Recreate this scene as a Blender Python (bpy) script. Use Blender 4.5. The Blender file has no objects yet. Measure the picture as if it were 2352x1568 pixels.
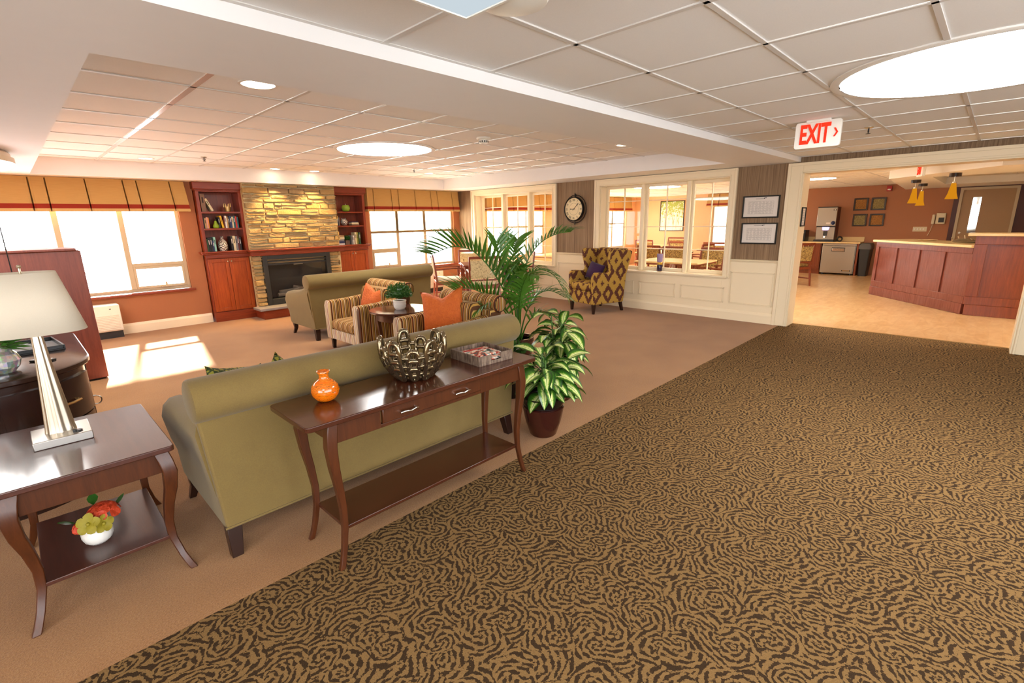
import bpy, bmesh, math, random
from mathutils import Vector, Matrix
random.seed(7)
R = math.radians
SC = bpy.context.scene
COL = SC.collection

# ------------------------------------------------------------------ camera
FPX, PITCH, ROLL, YAW, CH = 1115.5, .2429, -.0197, .7774, 1.5
fw = Vector((math.cos(YAW)*math.cos(PITCH), math.sin(YAW)*math.cos(PITCH), -math.sin(PITCH)))
rt = Vector((math.sin(YAW), -math.cos(YAW), 0)); up = rt.cross(fw)
rr = rt*math.cos(ROLL)+up*math.sin(ROLL); uu = -rt*math.sin(ROLL)+up*math.cos(ROLL)
cam = bpy.data.objects.new('camera', bpy.data.cameras.new('camera')); COL.objects.link(cam)
cam.data.sensor_width = 36; cam.data.lens = 36*FPX/2352; cam.data.clip_start = .02; cam.data.clip_end = 200
cam.matrix_world = Matrix(((rr.x, uu.x, -fw.x, 0), (rr.y, uu.y, -fw.y, 0), (rr.z, uu.z, -fw.z, CH), (0, 0, 0, 1)))
SC.camera = cam

# ------------------------------------------------------------------ world, sun, exposure
SC.view_settings.view_transform = 'Standard'; SC.view_settings.look = 'None'
SC.view_settings.gamma = 1; SC.view_settings.use_curve_mapping = False
SC.view_settings.exposure = 0.75
w = bpy.data.worlds.new('world'); SC.world = w; w.use_nodes = True
w.node_tree.nodes['Background'].inputs[0].default_value = (.93, .965, 1, 1)
w.node_tree.nodes['Background'].inputs[1].default_value = 5.0
sun = bpy.data.lights.new('sun', 'SUN'); sun.energy = 45; sun.angle = R(2.5); sun.color = (1, .96, .9)
so = bpy.data.objects.new('sun', sun); COL.objects.link(so)
so.rotation_euler = Vector((-.18, -1, -.63)).to_track_quat('-Z', 'Y').to_euler()
so.location = (2, 14, 6)

def portal(loc, aim, sx, sy):
    l = bpy.data.lights.new('window_portal', 'AREA'); l.shape = 'RECTANGLE'; l.size = sx; l.size_y = sy
    l.cycles.is_portal = True
    o = bpy.data.objects.new('window_portal', l); COL.objects.link(o); o.location = loc
    o.rotation_euler = Vector(aim).to_track_quat('-Z', 'Z').to_euler()
portal((.54, 9.12, 1.3), (0, -1, 0), 2.8, 1.5)
portal((6.19, 9.12, 1.3), (0, -1, 0), 2.15, 1.5)
portal((9.6, 9.12, 1.3), (0, -1, 0), 2.2, 1.5)
portal((13.0, 9.12, 1.3), (0, -1, 0), 2.6, 1.5)
portal((15.4, 5.45, 1.3), (-1, 0, 0), 1.7, 1.4)
portal((.6, -3.12, 1.2), (0, 1, 0), 5.6, 1.9)
portal((-3.62, -.4, 1.2), (1, 0, 0), 3.6, 1.9)

# ------------------------------------------------------------------ materials
def C(h):
    h = h.lstrip('#'); v = [int(h[i:i+2], 16)/255 for i in (0, 2, 4)]
    return tuple((c/12.92 if c <= .04045 else ((c+.055)/1.055)**2.4) for c in v)+(1,)
class NT:
    def __init__(s, name):
        s.m = bpy.data.materials.new(name); s.m.use_nodes = True; s.t = s.m.node_tree; s.t.nodes.clear()
        s.out = s.n('ShaderNodeOutputMaterial')
    def n(s, t, **k):
        x = s.t.nodes.new(t)
        for a, b in k.items(): setattr(x, a, b)
        return x
    def l(s, a, b): s.t.links.new(a, b)
    def set(s, node, i, v):
        if hasattr(v, 'is_linked') or isinstance(v, bpy.types.NodeSocket): s.l(v, node.inputs[i])
        else: node.inputs[i].default_value = v
        return node
    def math(s, op, a, b=0, c=None):
        x = s.n('ShaderNodeMath', operation=op); s.set(x, 0, a); s.set(x, 1, b)
        if c is not None: s.set(x, 2, c)
        return x.outputs[0]
    def mix(s, f, a, b):
        x = s.n('ShaderNodeMix', data_type='RGBA'); s.set(x, 0, f); s.set(x, 6, a); s.set(x, 7, b); return x.outputs[2]
    def ramp(s, f, stops, interp='LINEAR'):
        x = s.n('ShaderNodeValToRGB'); x.color_ramp.interpolation = interp; e = x.color_ramp.elements
        while len(e) < len(stops): e.new(1)
        for q, (p, c) in zip(e, stops): q.position = p; q.color = c
        s.l(f, x.inputs[0]); return x.outputs[0]
    def noise(s, vec, sc, det=2, rough=.5, dist=0):
        x = s.n('ShaderNodeTexNoise'); x.inputs['Scale'].default_value = sc; x.inputs['Detail'].default_value = det
        x.inputs['Roughness'].default_value = rough; x.inputs['Distortion'].default_value = dist
        if vec is not None: s.l(vec, x.inputs['Vector'])
        return x.outputs[0]
    def obj(s): return s.n('ShaderNodeTexCoord').outputs['Object']
    def xyz(s, v):
        x = s.n('ShaderNodeSeparateXYZ'); s.l(v, x.inputs[0]); return x.outputs
    def vec(s, x, y, z):
        q = s.n('ShaderNodeCombineXYZ'); s.set(q, 0, x); s.set(q, 1, y); s.set(q, 2, z); return q.outputs[0]
    def scale(s, v, sc):
        x = s.n('ShaderNodeMapping'); x.inputs['Scale'].default_value = sc; s.l(v, x.inputs[0]); return x.outputs[0]
    def bsdf(s, col, rough=.5, metal=0, bump=None, bs=.2, bd=.01, spec=.5, **k):
        b = s.n('ShaderNodeBsdfPrincipled'); s.set(b, 'Base Color', col); s.set(b, 'Roughness', rough); s.set(b, 'Metallic', metal)
        b.inputs['Specular IOR Level'].default_value = spec
        for a, v in k.items(): s.set(b, a.replace('_', ' '), v)
        if bump is not None:
            u = s.n('ShaderNodeBump'); u.inputs['Strength'].default_value = bs; u.inputs['Distance'].default_value = bd
            s.l(bump, u.inputs['Height']); s.l(u.outputs[0], b.inputs['Normal'])
        s.l(b.outputs[0], s.out.inputs[0]); return s.m
M = {}
def flat(name, h, rough=.5, metal=0, spec=.5, nz=0, nsc=30, **k):
    t = NT(name); c = C(h) if isinstance(h, str) else h
    col = c
    if nz:
        f = t.noise(t.obj(), nsc, 3)
        col = t.mix(f, tuple(x*(1-nz) for x in c[:3])+(1,), tuple(min(1, x*(1+nz)) for x in c[:3])+(1,))
    M[name] = t.bsdf(col, rough, metal, spec=spec, **k); return M[name]
def wood(name, a, b, rough=.3, sc=(1, 14, 14), spec=.5, coat=0):
    t = NT(name); v = t.obj(); f = t.noise(t.scale(v, sc), 3, 5, .6, .6); g = t.noise(t.scale(v, tuple(4*q for q in sc)), 6, 3)
    f2 = t.math('ADD', t.math('MULTIPLY', f, .75), t.math('MULTIPLY', g, .25))
    col = t.ramp(f2, [(.3, C(a)), (.7, C(b))])
    M[name] = t.bsdf(col, rough, bump=f2, bs=.04, spec=spec, Coat_Weight=coat, Coat_Roughness=.12); return M[name]
def fabric(name, a, b, sc=350, rough=.85):
    t = NT(name); v = t.obj(); f = t.noise(v, sc, 2); g = t.noise(v, 12, 3)
    col = t.mix(t.math('ADD', t.math('MULTIPLY', f, .7), t.math('MULTIPLY', g, .3)), C(a), C(b))
    M[name] = t.bsdf(col, rough, bump=f, bs=.25, bd=.002, spec=.2, Sheen_Weight=.15); return M[name]
def emit(name, h, s):
    t = NT(name); e = t.n('ShaderNodeEmission'); e.inputs[0].default_value = C(h); e.inputs[1].default_value = s
    t.l(e.outputs[0], t.out.inputs[0]); M[name] = t.m

flat('white_paint', '#f3efe9', .6); flat('soffit_paint', '#f3f1f0', .65, nz=.015, nsc=8)
flat('tile', '#f7f6f5', .85, nz=.04, nsc=220); flat('tbar', '#dedad5', .5); flat('tbar_glare', '#f2efec', .22, .35); flat('warm_ceiling', '#f4efe4', .8)
flat('cream_trim', '#f4e4c4', .38); flat('orange_wall', '#aa6b43', .75, nz=.03, nsc=120)
flat('kitchen_wall', '#ab7454', .8, nz=.03, nsc=120); flat('peach_wall', '#e8b88c', .8)
flat('tan_frame', '#c2b190', .4); flat('shade_rail', '#8d7446', .6); flat('black_metal', '#17140f', .35); flat('dark_leg', '#2b1710', .3)
flat('chrome', '#e6e3de', .15, 1); flat('nickel', '#cfc3ad', .28, 1); flat('steel', '#a9a399', .3, 1)
flat('bronze_glass', '#8b7c62', .06, .92); flat('black_plastic', '#1b1b1c', .35); flat('dark_plastic', '#2c2a2a', .5)
flat('white_plastic', '#eeeae0', .4); flat('off_plastic', '#ddd0b0', .5); flat('iron', '#241b16', .45, .3)
flat('paper', '#e4dcd4', .8); flat('ink', '#6f6a66', .8); flat('dark_ink', '#2a2626', .8)
flat('red_plastic', '#b01f22', .4); flat('pot_glaze', '#3a1712', .16, spec=.7); flat('pot_rim', '#16100f', .15)
flat('soil', '#3a2618', .95, nz=.5, nsc=80); flat('green_ceramic', '#8fae35', .2); flat('pear', '#7d9a1e', .22)
flat('gold_metal', '#c2a068', .3, .8); flat('hearth_stone', '#8d8480', .5, nz=.15, nsc=15)
flat('firebox', '#26211d', .6); flat('fire_frame', '#2c2b28', .45); flat('ash', '#6b6358', .9, nz=.3, nsc=30)
flat('quartz', '#e3c690', .25, nz=.12, nsc=90); flat('bin_dark', '#2a2928', .5); flat('bin_lid', '#55524d', .5)
flat('pink_flower', '#d7b0c8', .6); flat('red_flower', '#c4401c', .6, nz=.35, nsc=60); flat('yellow_flower', '#94861a', .55, nz=.25, nsc=60)
flat('leaf_dark', '#33601f', .4, nz=.45, nsc=40); flat('leaf_mid', '#3d6b22', .35, nz=.35, nsc=30)
flat('stem_green', '#4d7030', .5); flat('white_ceramic', '#eeebe6', .25); flat('clock_face', '#e6d4aa', .5, nz=.06, nsc=18)
flat('door_slab', '#a58662', .5, nz=.05, nsc=60); flat('ptac', '#e9e1cf', .5); flat('dark_wood_panel', '#4a1d14', .4)
flat('candle_purple', '#2b1b3a', .15); flat('candle_lavender', '#a996bf', .2); flat('candle_gold', '#c79b2a', .3, .5); flat('mirror_piece', '#dfe8e4', .05, .9)
flat('lamp_metal', '#cdc2b0', .34, 1); flat('base_metal', '#bdb8b2', .3, .9); flat('carpet_backing', '#6b4a30', .9)
emit('light_disc', '#fffcf8', 11); emit('light_disc_strong', '#fff4e2', 22); emit('lens_glow', '#cfe2ee', .36); emit('reflector_glow', '#dbe8f0', .5); emit('pot_glow', '#ffe9c4', 14); emit('exit_red', '#f03a22', .75)
emit('warm_pendant', '#f09a1c', .45); emit('dispenser_glow', '#c9b8ff', 1.2)
wood('cherry', '#6e2410', '#9c4322', .32, (14, 14, 1)); wood('cherry_h', '#6a2210', '#96401f', .32, (1, 14, 14))
wood('cherry_door', '#82300f', '#b1531f', .3, (16, 16, 1)); wood('kitchen_cherry', '#6a3328', '#8a4c3e', .22, (16, 16, 1))
wood('kitchen_red', '#6a2c10', '#8c4219', .3, (16, 16, 1))
wood('table_wood', '#3b1b10', '#502717', .2, (1.2, 16, 16), coat=.3); wood('table_leg', '#3f1e0e', '#572c14', .32, (14, 14, 1.2))
wood('end_top', '#3c1b12', '#50271b', .40, (16, 1.2, 16), coat=.5); wood('espresso', '#24130f', '#301b15', .22, (1, 14, 14), coat=.4)
wood('armoire', '#6a2c1e', '#8a4530', .4, (16, 16, 1)); wood('chair_wood', '#6a2a16', '#8c4425', .3, (14, 14, 1))
fabric('olive', '#6a5432', '#83703e', 240); fabric('orange_cloth', '#c85a20', '#e57a34', 160); fabric('purple_cloth', '#240f2e', '#482a52', 90)
fabric('cream_pad', '#cdbb8b', '#dfd0a2', 60); fabric('seat_cream', '#d8c7a6', '#efe2c6', 200); fabric('lime_cloth', '#a9a137', '#c9c25c', 200)
fabric('shade_cloth', '#d9cdb6', '#e2d7c2', 500)

def m_shade():
    t = NT('lamp_shade'); f = t.noise(t.scale(t.obj(), (60, 60, 400)), 4, 2)
    col = t.mix(f, C('#ece2cf'), C('#f5eddc')); d = t.n('ShaderNodeBsdfDiffuse'); tr = t.n('ShaderNodeBsdfTranslucent'); t.l(col, d.inputs[0]); t.l(col, tr.inputs[0])
    x = t.n('ShaderNodeMixShader'); x.inputs[0].default_value = .35; t.l(d.outputs[0], x.inputs[1]); t.l(tr.outputs[0], x.inputs[2]); t.l(x.outputs[0], t.out.inputs[0]); M['lamp_shade'] = t.m
    t = NT('roller_shade'); d = t.n('ShaderNodeBsdfDiffuse'); tr = t.n('ShaderNodeBsdfTranslucent'); p = t.n('ShaderNodeBsdfTransparent')
    for q in (d, tr): q.inputs[0].default_value = C('#f3ead4')
    x = t.n('ShaderNodeMixShader'); x.inputs[0].default_value = .7; t.l(d.outputs[0], x.inputs[1]); t.l(tr.outputs[0], x.inputs[2])
    y = t.n('ShaderNodeMixShader'); y.inputs[0].default_value = .25; t.l(x.outputs[0], y.inputs[1]); t.l(p.outputs[0], y.inputs[2]); t.l(y.outputs[0], t.out.inputs[0]); M['roller_shade'] = t.m
    t = NT('window_glass'); g = t.n('ShaderNodeBsdfGlossy'); g.inputs['Roughness'].default_value = .02; p = t.n('ShaderNodeBsdfTransparent')
    fr = t.n('ShaderNodeLayerWeight'); fr.inputs[0].default_value = .5; x = t.n('ShaderNodeMixShader'); t.l(t.math('ADD', t.math('MULTIPLY', t.math('POWER', fr.outputs['Facing'], 4), .5), .03), x.inputs[0])
    t.l(p.outputs[0], x.inputs[1]); t.l(g.outputs[0], x.inputs[2]); t.l(x.outputs[0], t.out.inputs[0]); M['window_glass'] = t.m
m_shade()
def m_wallpaper():
    t = NT('wallpaper'); v = t.obj(); s = t.xyz(v)
    a = t.noise(t.vec(t.math('MULTIPLY', s[1], 1), 0, t.math('MULTIPLY', s[2], .01)), 55, 4, .7)
    b = t.noise(t.vec(s[1], 0, t.math('MULTIPLY', s[2], .02)), 160, 2)
    f = t.math('ADD', t.math('MULTIPLY', a, .7), t.math('MULTIPLY', b, .3))
    col = t.ramp(f, [(.36, C('#6b533e')), (.5, C('#8b7156')), (.64, C('#a68b6e'))])
    M['wallpaper'] = t.bsdf(col, .6, spec=.3)
m_wallpaper()
def m_brown():
    t = NT('carpet_brown'); v = t.obj(); f = t.noise(v, 140, 3, .7); g = t.noise(v, 2.2, 3)
    col = t.ramp(t.math('ADD', t.math('MULTIPLY', f, .75), t.math('MULTIPLY', g, .25)), [(.3, C('#815833')), (.5, C('#9d6f42')), (.72, C('#b18756'))])
    M['carpet_brown'] = t.bsdf(col, .95, bump=f, bs=.6, bd=.006, spec=.1, Sheen_Weight=.2)
m_brown()
def m_pattern():
    t = NT('carpet_pattern'); v = t.obj()
    # warp
    nz = t.n('ShaderNodeTexNoise'); nz.inputs['Scale'].default_value = 9; nz.inputs['Detail'].default_value = 2; t.l(v, nz.inputs['Vector'])
    sub = t.n('ShaderNodeVectorMath', operation='SUBTRACT'); t.l(nz.outputs['Color'], sub.inputs[0]); sub.inputs[1].default_value = (.5, .5, .5)
    scl = t.n('ShaderNodeVectorMath', operation='SCALE'); t.l(sub.outputs[0], scl.inputs[0]); scl.inputs['Scale'].default_value = .07
    add = t.n('ShaderNodeVectorMath', operation='ADD'); t.l(v, add.inputs[0]); t.l(scl.outputs[0], add.inputs[1])
    S = 7.6
    vo = t.n('ShaderNodeTexVoronoi', voronoi_dimensions='2D'); vo.inputs['Scale'].default_value = S; vo.inputs['Randomness'].default_value = .8
    t.l(add.outputs[0], vo.inputs['Vector'])
    dd = t.n('ShaderNodeVectorMath', operation='SUBTRACT'); t.l(add.outputs[0], dd.inputs[0]); t.l(vo.outputs['Position'], dd.inputs[1])
    s = t.xyz(dd.outputs[0]); cc = t.n('ShaderNodeSeparateColor'); t.l(vo.outputs['Color'], cc.inputs[0])
    # off-centre ring centre so that each cell shows curling fans
    ox = t.math('MULTIPLY', t.math('SUBTRACT', cc.outputs[0], .5), .1); oy = t.math('MULTIPLY', t.math('SUBTRACT', cc.outputs[1], .5), .1)
    x = t.math('SUBTRACT', s[0], ox); y = t.math('SUBTRACT', s[1], oy)
    ang = t.math('ARCTAN2', y, x)
    r = t.math('SQRT', t.math('ADD', t.math('MULTIPLY', x, x), t.math('MULTIPLY', y, y)))
    hand = t.math('SUBTRACT', t.math('MULTIPLY', t.math('GREATER_THAN', cc.outputs[2], .5), 2), 1)
    ph = t.math('ADD', t.math('MULTIPLY', r, 2*math.pi*41), t.math('MULTIPLY', ang, t.math('MULTIPLY', hand, 2)))
    w1 = t.math('SINE', ph)
    br = t.math('SINE', t.math('ADD', t.math('MULTIPLY', ang, 7), t.math('MULTIPLY', r, 110)))
    n2 = t.noise(v, 72, 2, .6)
    f = t.math('ADD', t.math('ADD', t.math('MULTIPLY', w1, .6), t.math('MULTIPLY', br, .42)), t.math('MULTIPLY', t.math('SUBTRACT', n2, .5), 3.2))
    fine = t.noise(v, 420, 2, .6)
    f = t.math('ADD', t.math('ADD', f, .16), t.math('MULTIPLY', t.math('SUBTRACT', fine, .5), 1.0))
    msk = t.ramp(f, [(.0, (0, 0, 0, 1)), (.14, (1, 1, 1, 1))])
    g = t.noise(v, 260, 2, .7)
    tan = t.mix(g, C('#634d31'), C('#957447')); dk = t.mix(g, C('#281d15'), C('#473522'))
    vv = t.n('ShaderNodeTexVoronoi'); vv.inputs['Scale'].default_value = 190; t.l(v, vv.inputs['Vector'])
    M['carpet_pattern'] = t.bsdf(t.mix(msk, dk, tan), .95, bump=t.math('SUBTRACT', 1, vv.outputs['Distance']), bs=.35, bd=.004, spec=.1)
m_pattern()
def m_planks():
    t = NT('wood_planks'); v = t.obj(); b = t.n('ShaderNodeTexBrick'); b.inputs['Scale'].default_value = 1; b.inputs['Brick Width'].default_value = 1.2
    b.inputs['Row Height'].default_value = .12; b.inputs['Mortar Size'].default_value = .0015; b.inputs['Color1'].default_value = C('#c9a070'); b.inputs['Color2'].default_value = C('#bd925f')
    b.inputs['Mortar'].default_value = C('#b58c5a'); t.l(v, b.inputs[0]); f = t.noise(t.scale(v, (2.2, 6, 1)), 1.6, 5, .6, .8)
    M['wood_planks'] = t.bsdf(t.mix(t.ramp(f, [(.4, (0, 0, 0, 1)), (.65, (.6, .6, .6, 1))]), b.outputs[0], C('#dcbd90')), .28, spec=.5)
m_planks()
def m_stripe(name, ax, pale=0):
    t = NT(name); s = t.xyz(t.obj()); u = t.math('FRACT', t.math('MULTIPLY', t.math('ADD', s[ax], 5), 1/.125))
    A = ['#4a2f1e', '#b58a43', '#5a3a24', '#c7a05a', '#7a3d22', '#3d281b', '#c9a773', '#8a5230', '#b48a3e', '#4c3422', '#d0b48a', '#6a3a22', '#a8813e']
    if pale: A = ['#8d7668', '#e0cfae', '#8a6f60', '#e8dcc8', '#a5735c', '#7d6a5c', '#e9ddc8', '#b08468', '#d8c08e', '#857062', '#ece2d2', '#9a7462', '#d9c9a0']  # paler copy: window light on the chair fronts put into the stripes
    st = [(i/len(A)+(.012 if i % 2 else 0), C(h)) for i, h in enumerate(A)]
    f = t.noise(t.obj(), 300, 2)
    M[name] = t.bsdf(t.ramp(u, st, 'CONSTANT'), .85, bump=f, bs=.2, bd=.002, spec=.2)
m_stripe('stripe_x', 0); m_stripe('stripe_y', 1); m_stripe('stripe_x_lit', 0, 1)
def m_ikat():
    t = NT('ikat'); tc = t.n('ShaderNodeTexCoord'); s = t.xyz(tc.outputs['Object']); n = t.xyz(tc.outputs['Normal'])
    side = t.math('GREATER_THAN', t.math('ABSOLUTE', n[0]), .6)
    u = t.math('ADD', t.math('MULTIPLY', side, s[1]), t.math('MULTIPLY', t.math('SUBTRACT', 1, side), s[0]))
    topf = t.math('GREATER_THAN', t.math('ABSOLUTE', n[2]), .75)
    v = t.math('ADD', t.math('MULTIPLY', topf, s[1]), t.math('MULTIPLY', t.math('SUBTRACT', 1, topf), s[2]))
    nz = t.noise(tc.outputs['Object'], 45, 2); j = t.math('MULTIPLY', t.math('SUBTRACT', nz, .5), .34)
    P, Q = 1/.255, 1/.35
    def dia(a, b):
        fx = t.math('ABSOLUTE', t.math('SUBTRACT', t.math('FRACT', t.math('ADD', t.math('MULTIPLY', t.math('ADD', u, 5), P), a)), .5))
        fy = t.math('ABSOLUTE', t.math('SUBTRACT', t.math('FRACT', t.math('ADD', t.math('MULTIPLY', t.math('ADD', v, 5), Q), b)), .5))
        return t.math('ADD', t.math('ADD', fx, fy), j)
    d = dia(.1, .3)
    e = dia(.6, .8)
    ring = t.math('MULTIPLY', t.math('LESS_THAN', d, .47), t.math('GREATER_THAN', d, .2))
    small = t.math('LESS_THAN', e, .13)
    f = t.math('MAXIMUM', ring, small); g = t.noise(tc.outputs['Object'], 200, 3)
    col = t.mix(f, t.mix(g, C('#94702a'), C('#c9a552')), t.mix(g, C('#3f2019'), C('#6e4336')))
    M['ikat'] = t.bsdf(col, .8, bump=g, bs=.2, bd=.002, spec=.2)
m_ikat()
def m_misc():
    t = NT('orange_cloth'); v = t.obj(); f = t.noise(v, 34, 4, .6, 1.0); g = t.noise(v, 260, 2)
    M['orange_cloth'] = t.bsdf(t.mix(f, C('#bd5018'), C('#e57a30')), .6, bump=t.math('ADD', f, t.math('MULTIPLY', g, .1)), bs=.7, bd=.02, spec=.35)
    t = NT('stone'); gi = t.n('ShaderNodeNewGeometry'); f = t.noise(t.obj(), 9, 5, .65); g = t.noise(t.obj(), 45, 4, .7)
    base = t.ramp(gi.outputs['Random Per Island'], [(0, C('#b0935f')), (.3, C('#cda96c')), (.5, C('#a48d68')), (.7, C('#d8b67a')), (1, C('#9a866c'))])
    col = t.mix(t.math('MULTIPLY', f, .55), base, C('#6d5a45')); M['stone'] = t.bsdf(col, .85, bump=t.math('ADD', f, t.math('MULTIPLY', g, .5)), bs=.9, bd=.02, spec=.2)
    t = NT('mortar'); g = t.noise(t.obj(), 80, 3); M['mortar'] = t.bsdf(t.mix(g, C('#c8b68c'), C('#e0cf9e')), .9, bump=g, bs=.5, spec=.1)
    t = NT('valance_gold'); s = t.xyz(t.obj()); f = t.noise(t.scale(t.obj(), (4, 4, 160)), 2, 3)
    M['valance_gold'] = t.bsdf(t.mix(f, C('#b0864c'), C('#c9a366')), .8, spec=.2)
    flat('valance_red', '#8e2c1c', .8, spec=.2); flat('valance_hem', '#c8a468', .8, spec=.2)
    # variegated leaf driven by uv
    t = NT('variegated_leaf'); uvn = t.n('ShaderNodeTexCoord'); s = t.xyz(uvn.outputs['UV']); n = t.noise(t.scale(uvn.outputs['UV'], (2.4, 13, 1)), 2.0, 3, .7)
    a = t.math('ABSOLUTE', t.math('SUBTRACT', s[0], .5)); a = t.math('MULTIPLY', a, 2)
    e = t.math('ADD', a, t.math('MULTIPLY', t.math('SUBTRACT', n, .5), .9))
    col = t.ramp(e, [(.2, C('#d9dc9c')), (.34, C('#a9c257')), (.5, C('#3f751c')), (.9, C('#1d4213'))])
    mid = t.math('LESS_THAN', a, .06); col = t.mix(mid, col, C('#6c9a3c'))
    M['variegated_leaf'] = t.bsdf(col, .32, spec=.5)
    t = NT('palm_leaf'); n = t.noise(t.obj(), 7, 2); c_ = t.mix(n, C('#2a5a1a'), C('#5e9430')); t.bsdf(c_, .3, spec=.5); pb = t.out.inputs[0].links[0].from_node; tl = t.n('ShaderNodeBsdfTranslucent'); t.l(c_, tl.inputs[0]); mx = t.n('ShaderNodeMixShader'); mx.inputs[0].default_value = .3; t.l(pb.outputs[0], mx.inputs[1]); t.l(tl.outputs[0], mx.inputs[2]); t.l(mx.outputs[0], t.out.inputs[0]); M['palm_leaf'] = t.m
    t = NT('orange_swirl'); v = t.obj(); s = t.xyz(v); n = t.math('ADD', t.math('MULTIPLY', t.math('SINE', t.math('ADD', t.math('MULTIPLY', s[2], 620), t.math('MULTIPLY', t.noise(t.scale(v, (14, 14, 20)), 2.0, 3), 16))), .12), t.noise(t.scale(v, (20, 20, 30)), 1.6, 3))
    M['orange_swirl'] = t.bsdf(t.ramp(n, [(.38, C('#de6206')), (.5, C('#ea8010')), (.545, C('#441a06')), (.6, C('#e0700a'))]), .06, spec=.6, Coat_Weight=.6)
    t = NT('pillow_scroll'); vo = t.n('ShaderNodeTexVoronoi', feature='DISTANCE_TO_EDGE'); vo.inputs['Scale'].default_value = 42; t.l(t.obj(), vo.inputs['Vector'])
    M['pillow_scroll'] = t.bsdf(t.ramp(vo.outputs[0], [(.08, C('#2c3a14')), (.2, C('#8f8a2c'))]), .8)
    t = NT('tray_paper'); n = t.noise(t.scale(t.obj(), (40, 40, 4)), 3, 4, .7, .6); M['tray_paper'] = t.bsdf(t.ramp(n, [(.35, C('#36261c')), (.5, C('#6e594a')), (.66, C('#8c7a68'))]), .6)
    t = NT('magazine'); n = t.n('ShaderNodeTexNoise'); n.inputs['Scale'].default_value = 26; n.inputs['Detail'].default_value = 4; t.l(t.obj(), n.inputs['Vector'])
    M['magazine'] = t.bsdf(t.ramp(n.outputs[0], [(.36, C('#1d2a33')), (.44, C('#a51f26')), (.5, C('#d9a184')), (.56, C('#e9e0d6')), (.62, C('#2f5f62')), (.7, C('#16191c'))]), .25)
    t = NT('art_relief'); n = t.noise(t.scale(t.obj(), (1, 1, 2)), 40, 3, .7, 2.5); M['art_relief'] = t.bsdf(t.ramp(n, [(.38, C('#2d2410')), (.5, C('#8e7a3a')), (.62, C('#d2c48a'))]), .4, bump=n, bs=.8)
    t = NT('art_copper'); n = t.noise(t.scale(t.obj(), (1, 1, 2)), 40, 3, .7, 2.5); M['art_copper'] = t.bsdf(t.ramp(n, [(.38, C('#3a220c')), (.5, C('#a86a22')), (.64, C('#dba85a'))]), .4, bump=n, bs=.8)
    t = NT('birch_art'); v = t.obj(); s = t.xyz(v); tr = t.noise(t.vec(t.math('MULTIPLY', s[0], 1), 0, t.math('MULTIPLY', s[2], .05)), 13, 2); lf = t.noise(v, 17, 3, .7)
    trunk = t.ramp(tr, [(.44, C('#eef0e0')), (.47, C('#a2843c')), (.5, C('#f0f1e4'))])
    lm = t.math('GREATER_THAN', t.math('ADD', lf, t.math('MULTIPLY', s[2], .35)), .56)
    M['birch_art'] = t.bsdf(t.mix(lm, trunk, C('#9fb04a')), .5)
    t = NT('dining_fabric'); n = t.noise(t.obj(), 55, 2, .6, 1.5); M['dining_fabric'] = t.bsdf(t.ramp(n, [(.44, C('#5a3d22')), (.54, C('#c4a45e'))]), .8)
    t = NT('branch_fabric'); n = t.noise(t.obj(), 14, 3, .6, 1.0); m2 = t.math('LESS_THAN', t.math('ABSOLUTE', t.math('SUBTRACT', n, .5)), .012)
    M['branch_fabric'] = t.bsdf(t.mix(m2, C('#cdb98a'), C('#6e5636')), .8)
    t = NT('lattice'); vo = t.n('ShaderNodeTexChecker'); vo.inputs['Scale'].default_value = 62; t.l(t.obj(), vo.inputs[0]); M['lattice'] = t.bsdf(t.mix(vo.outputs[1], C('#3a1c14'), C('#efe6d6')), .3)
    t = NT('mosaic'); vo = t.n('ShaderNodeTexVoronoi'); vo.inputs['Scale'].default_value = 60; t.l(t.obj(), vo.inputs['Vector'])
    M['mosaic'] = t.bsdf(t.mix(.6, vo.outputs['Color'], C('#e6efe9')), .08, .7)
m_misc()

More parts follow.
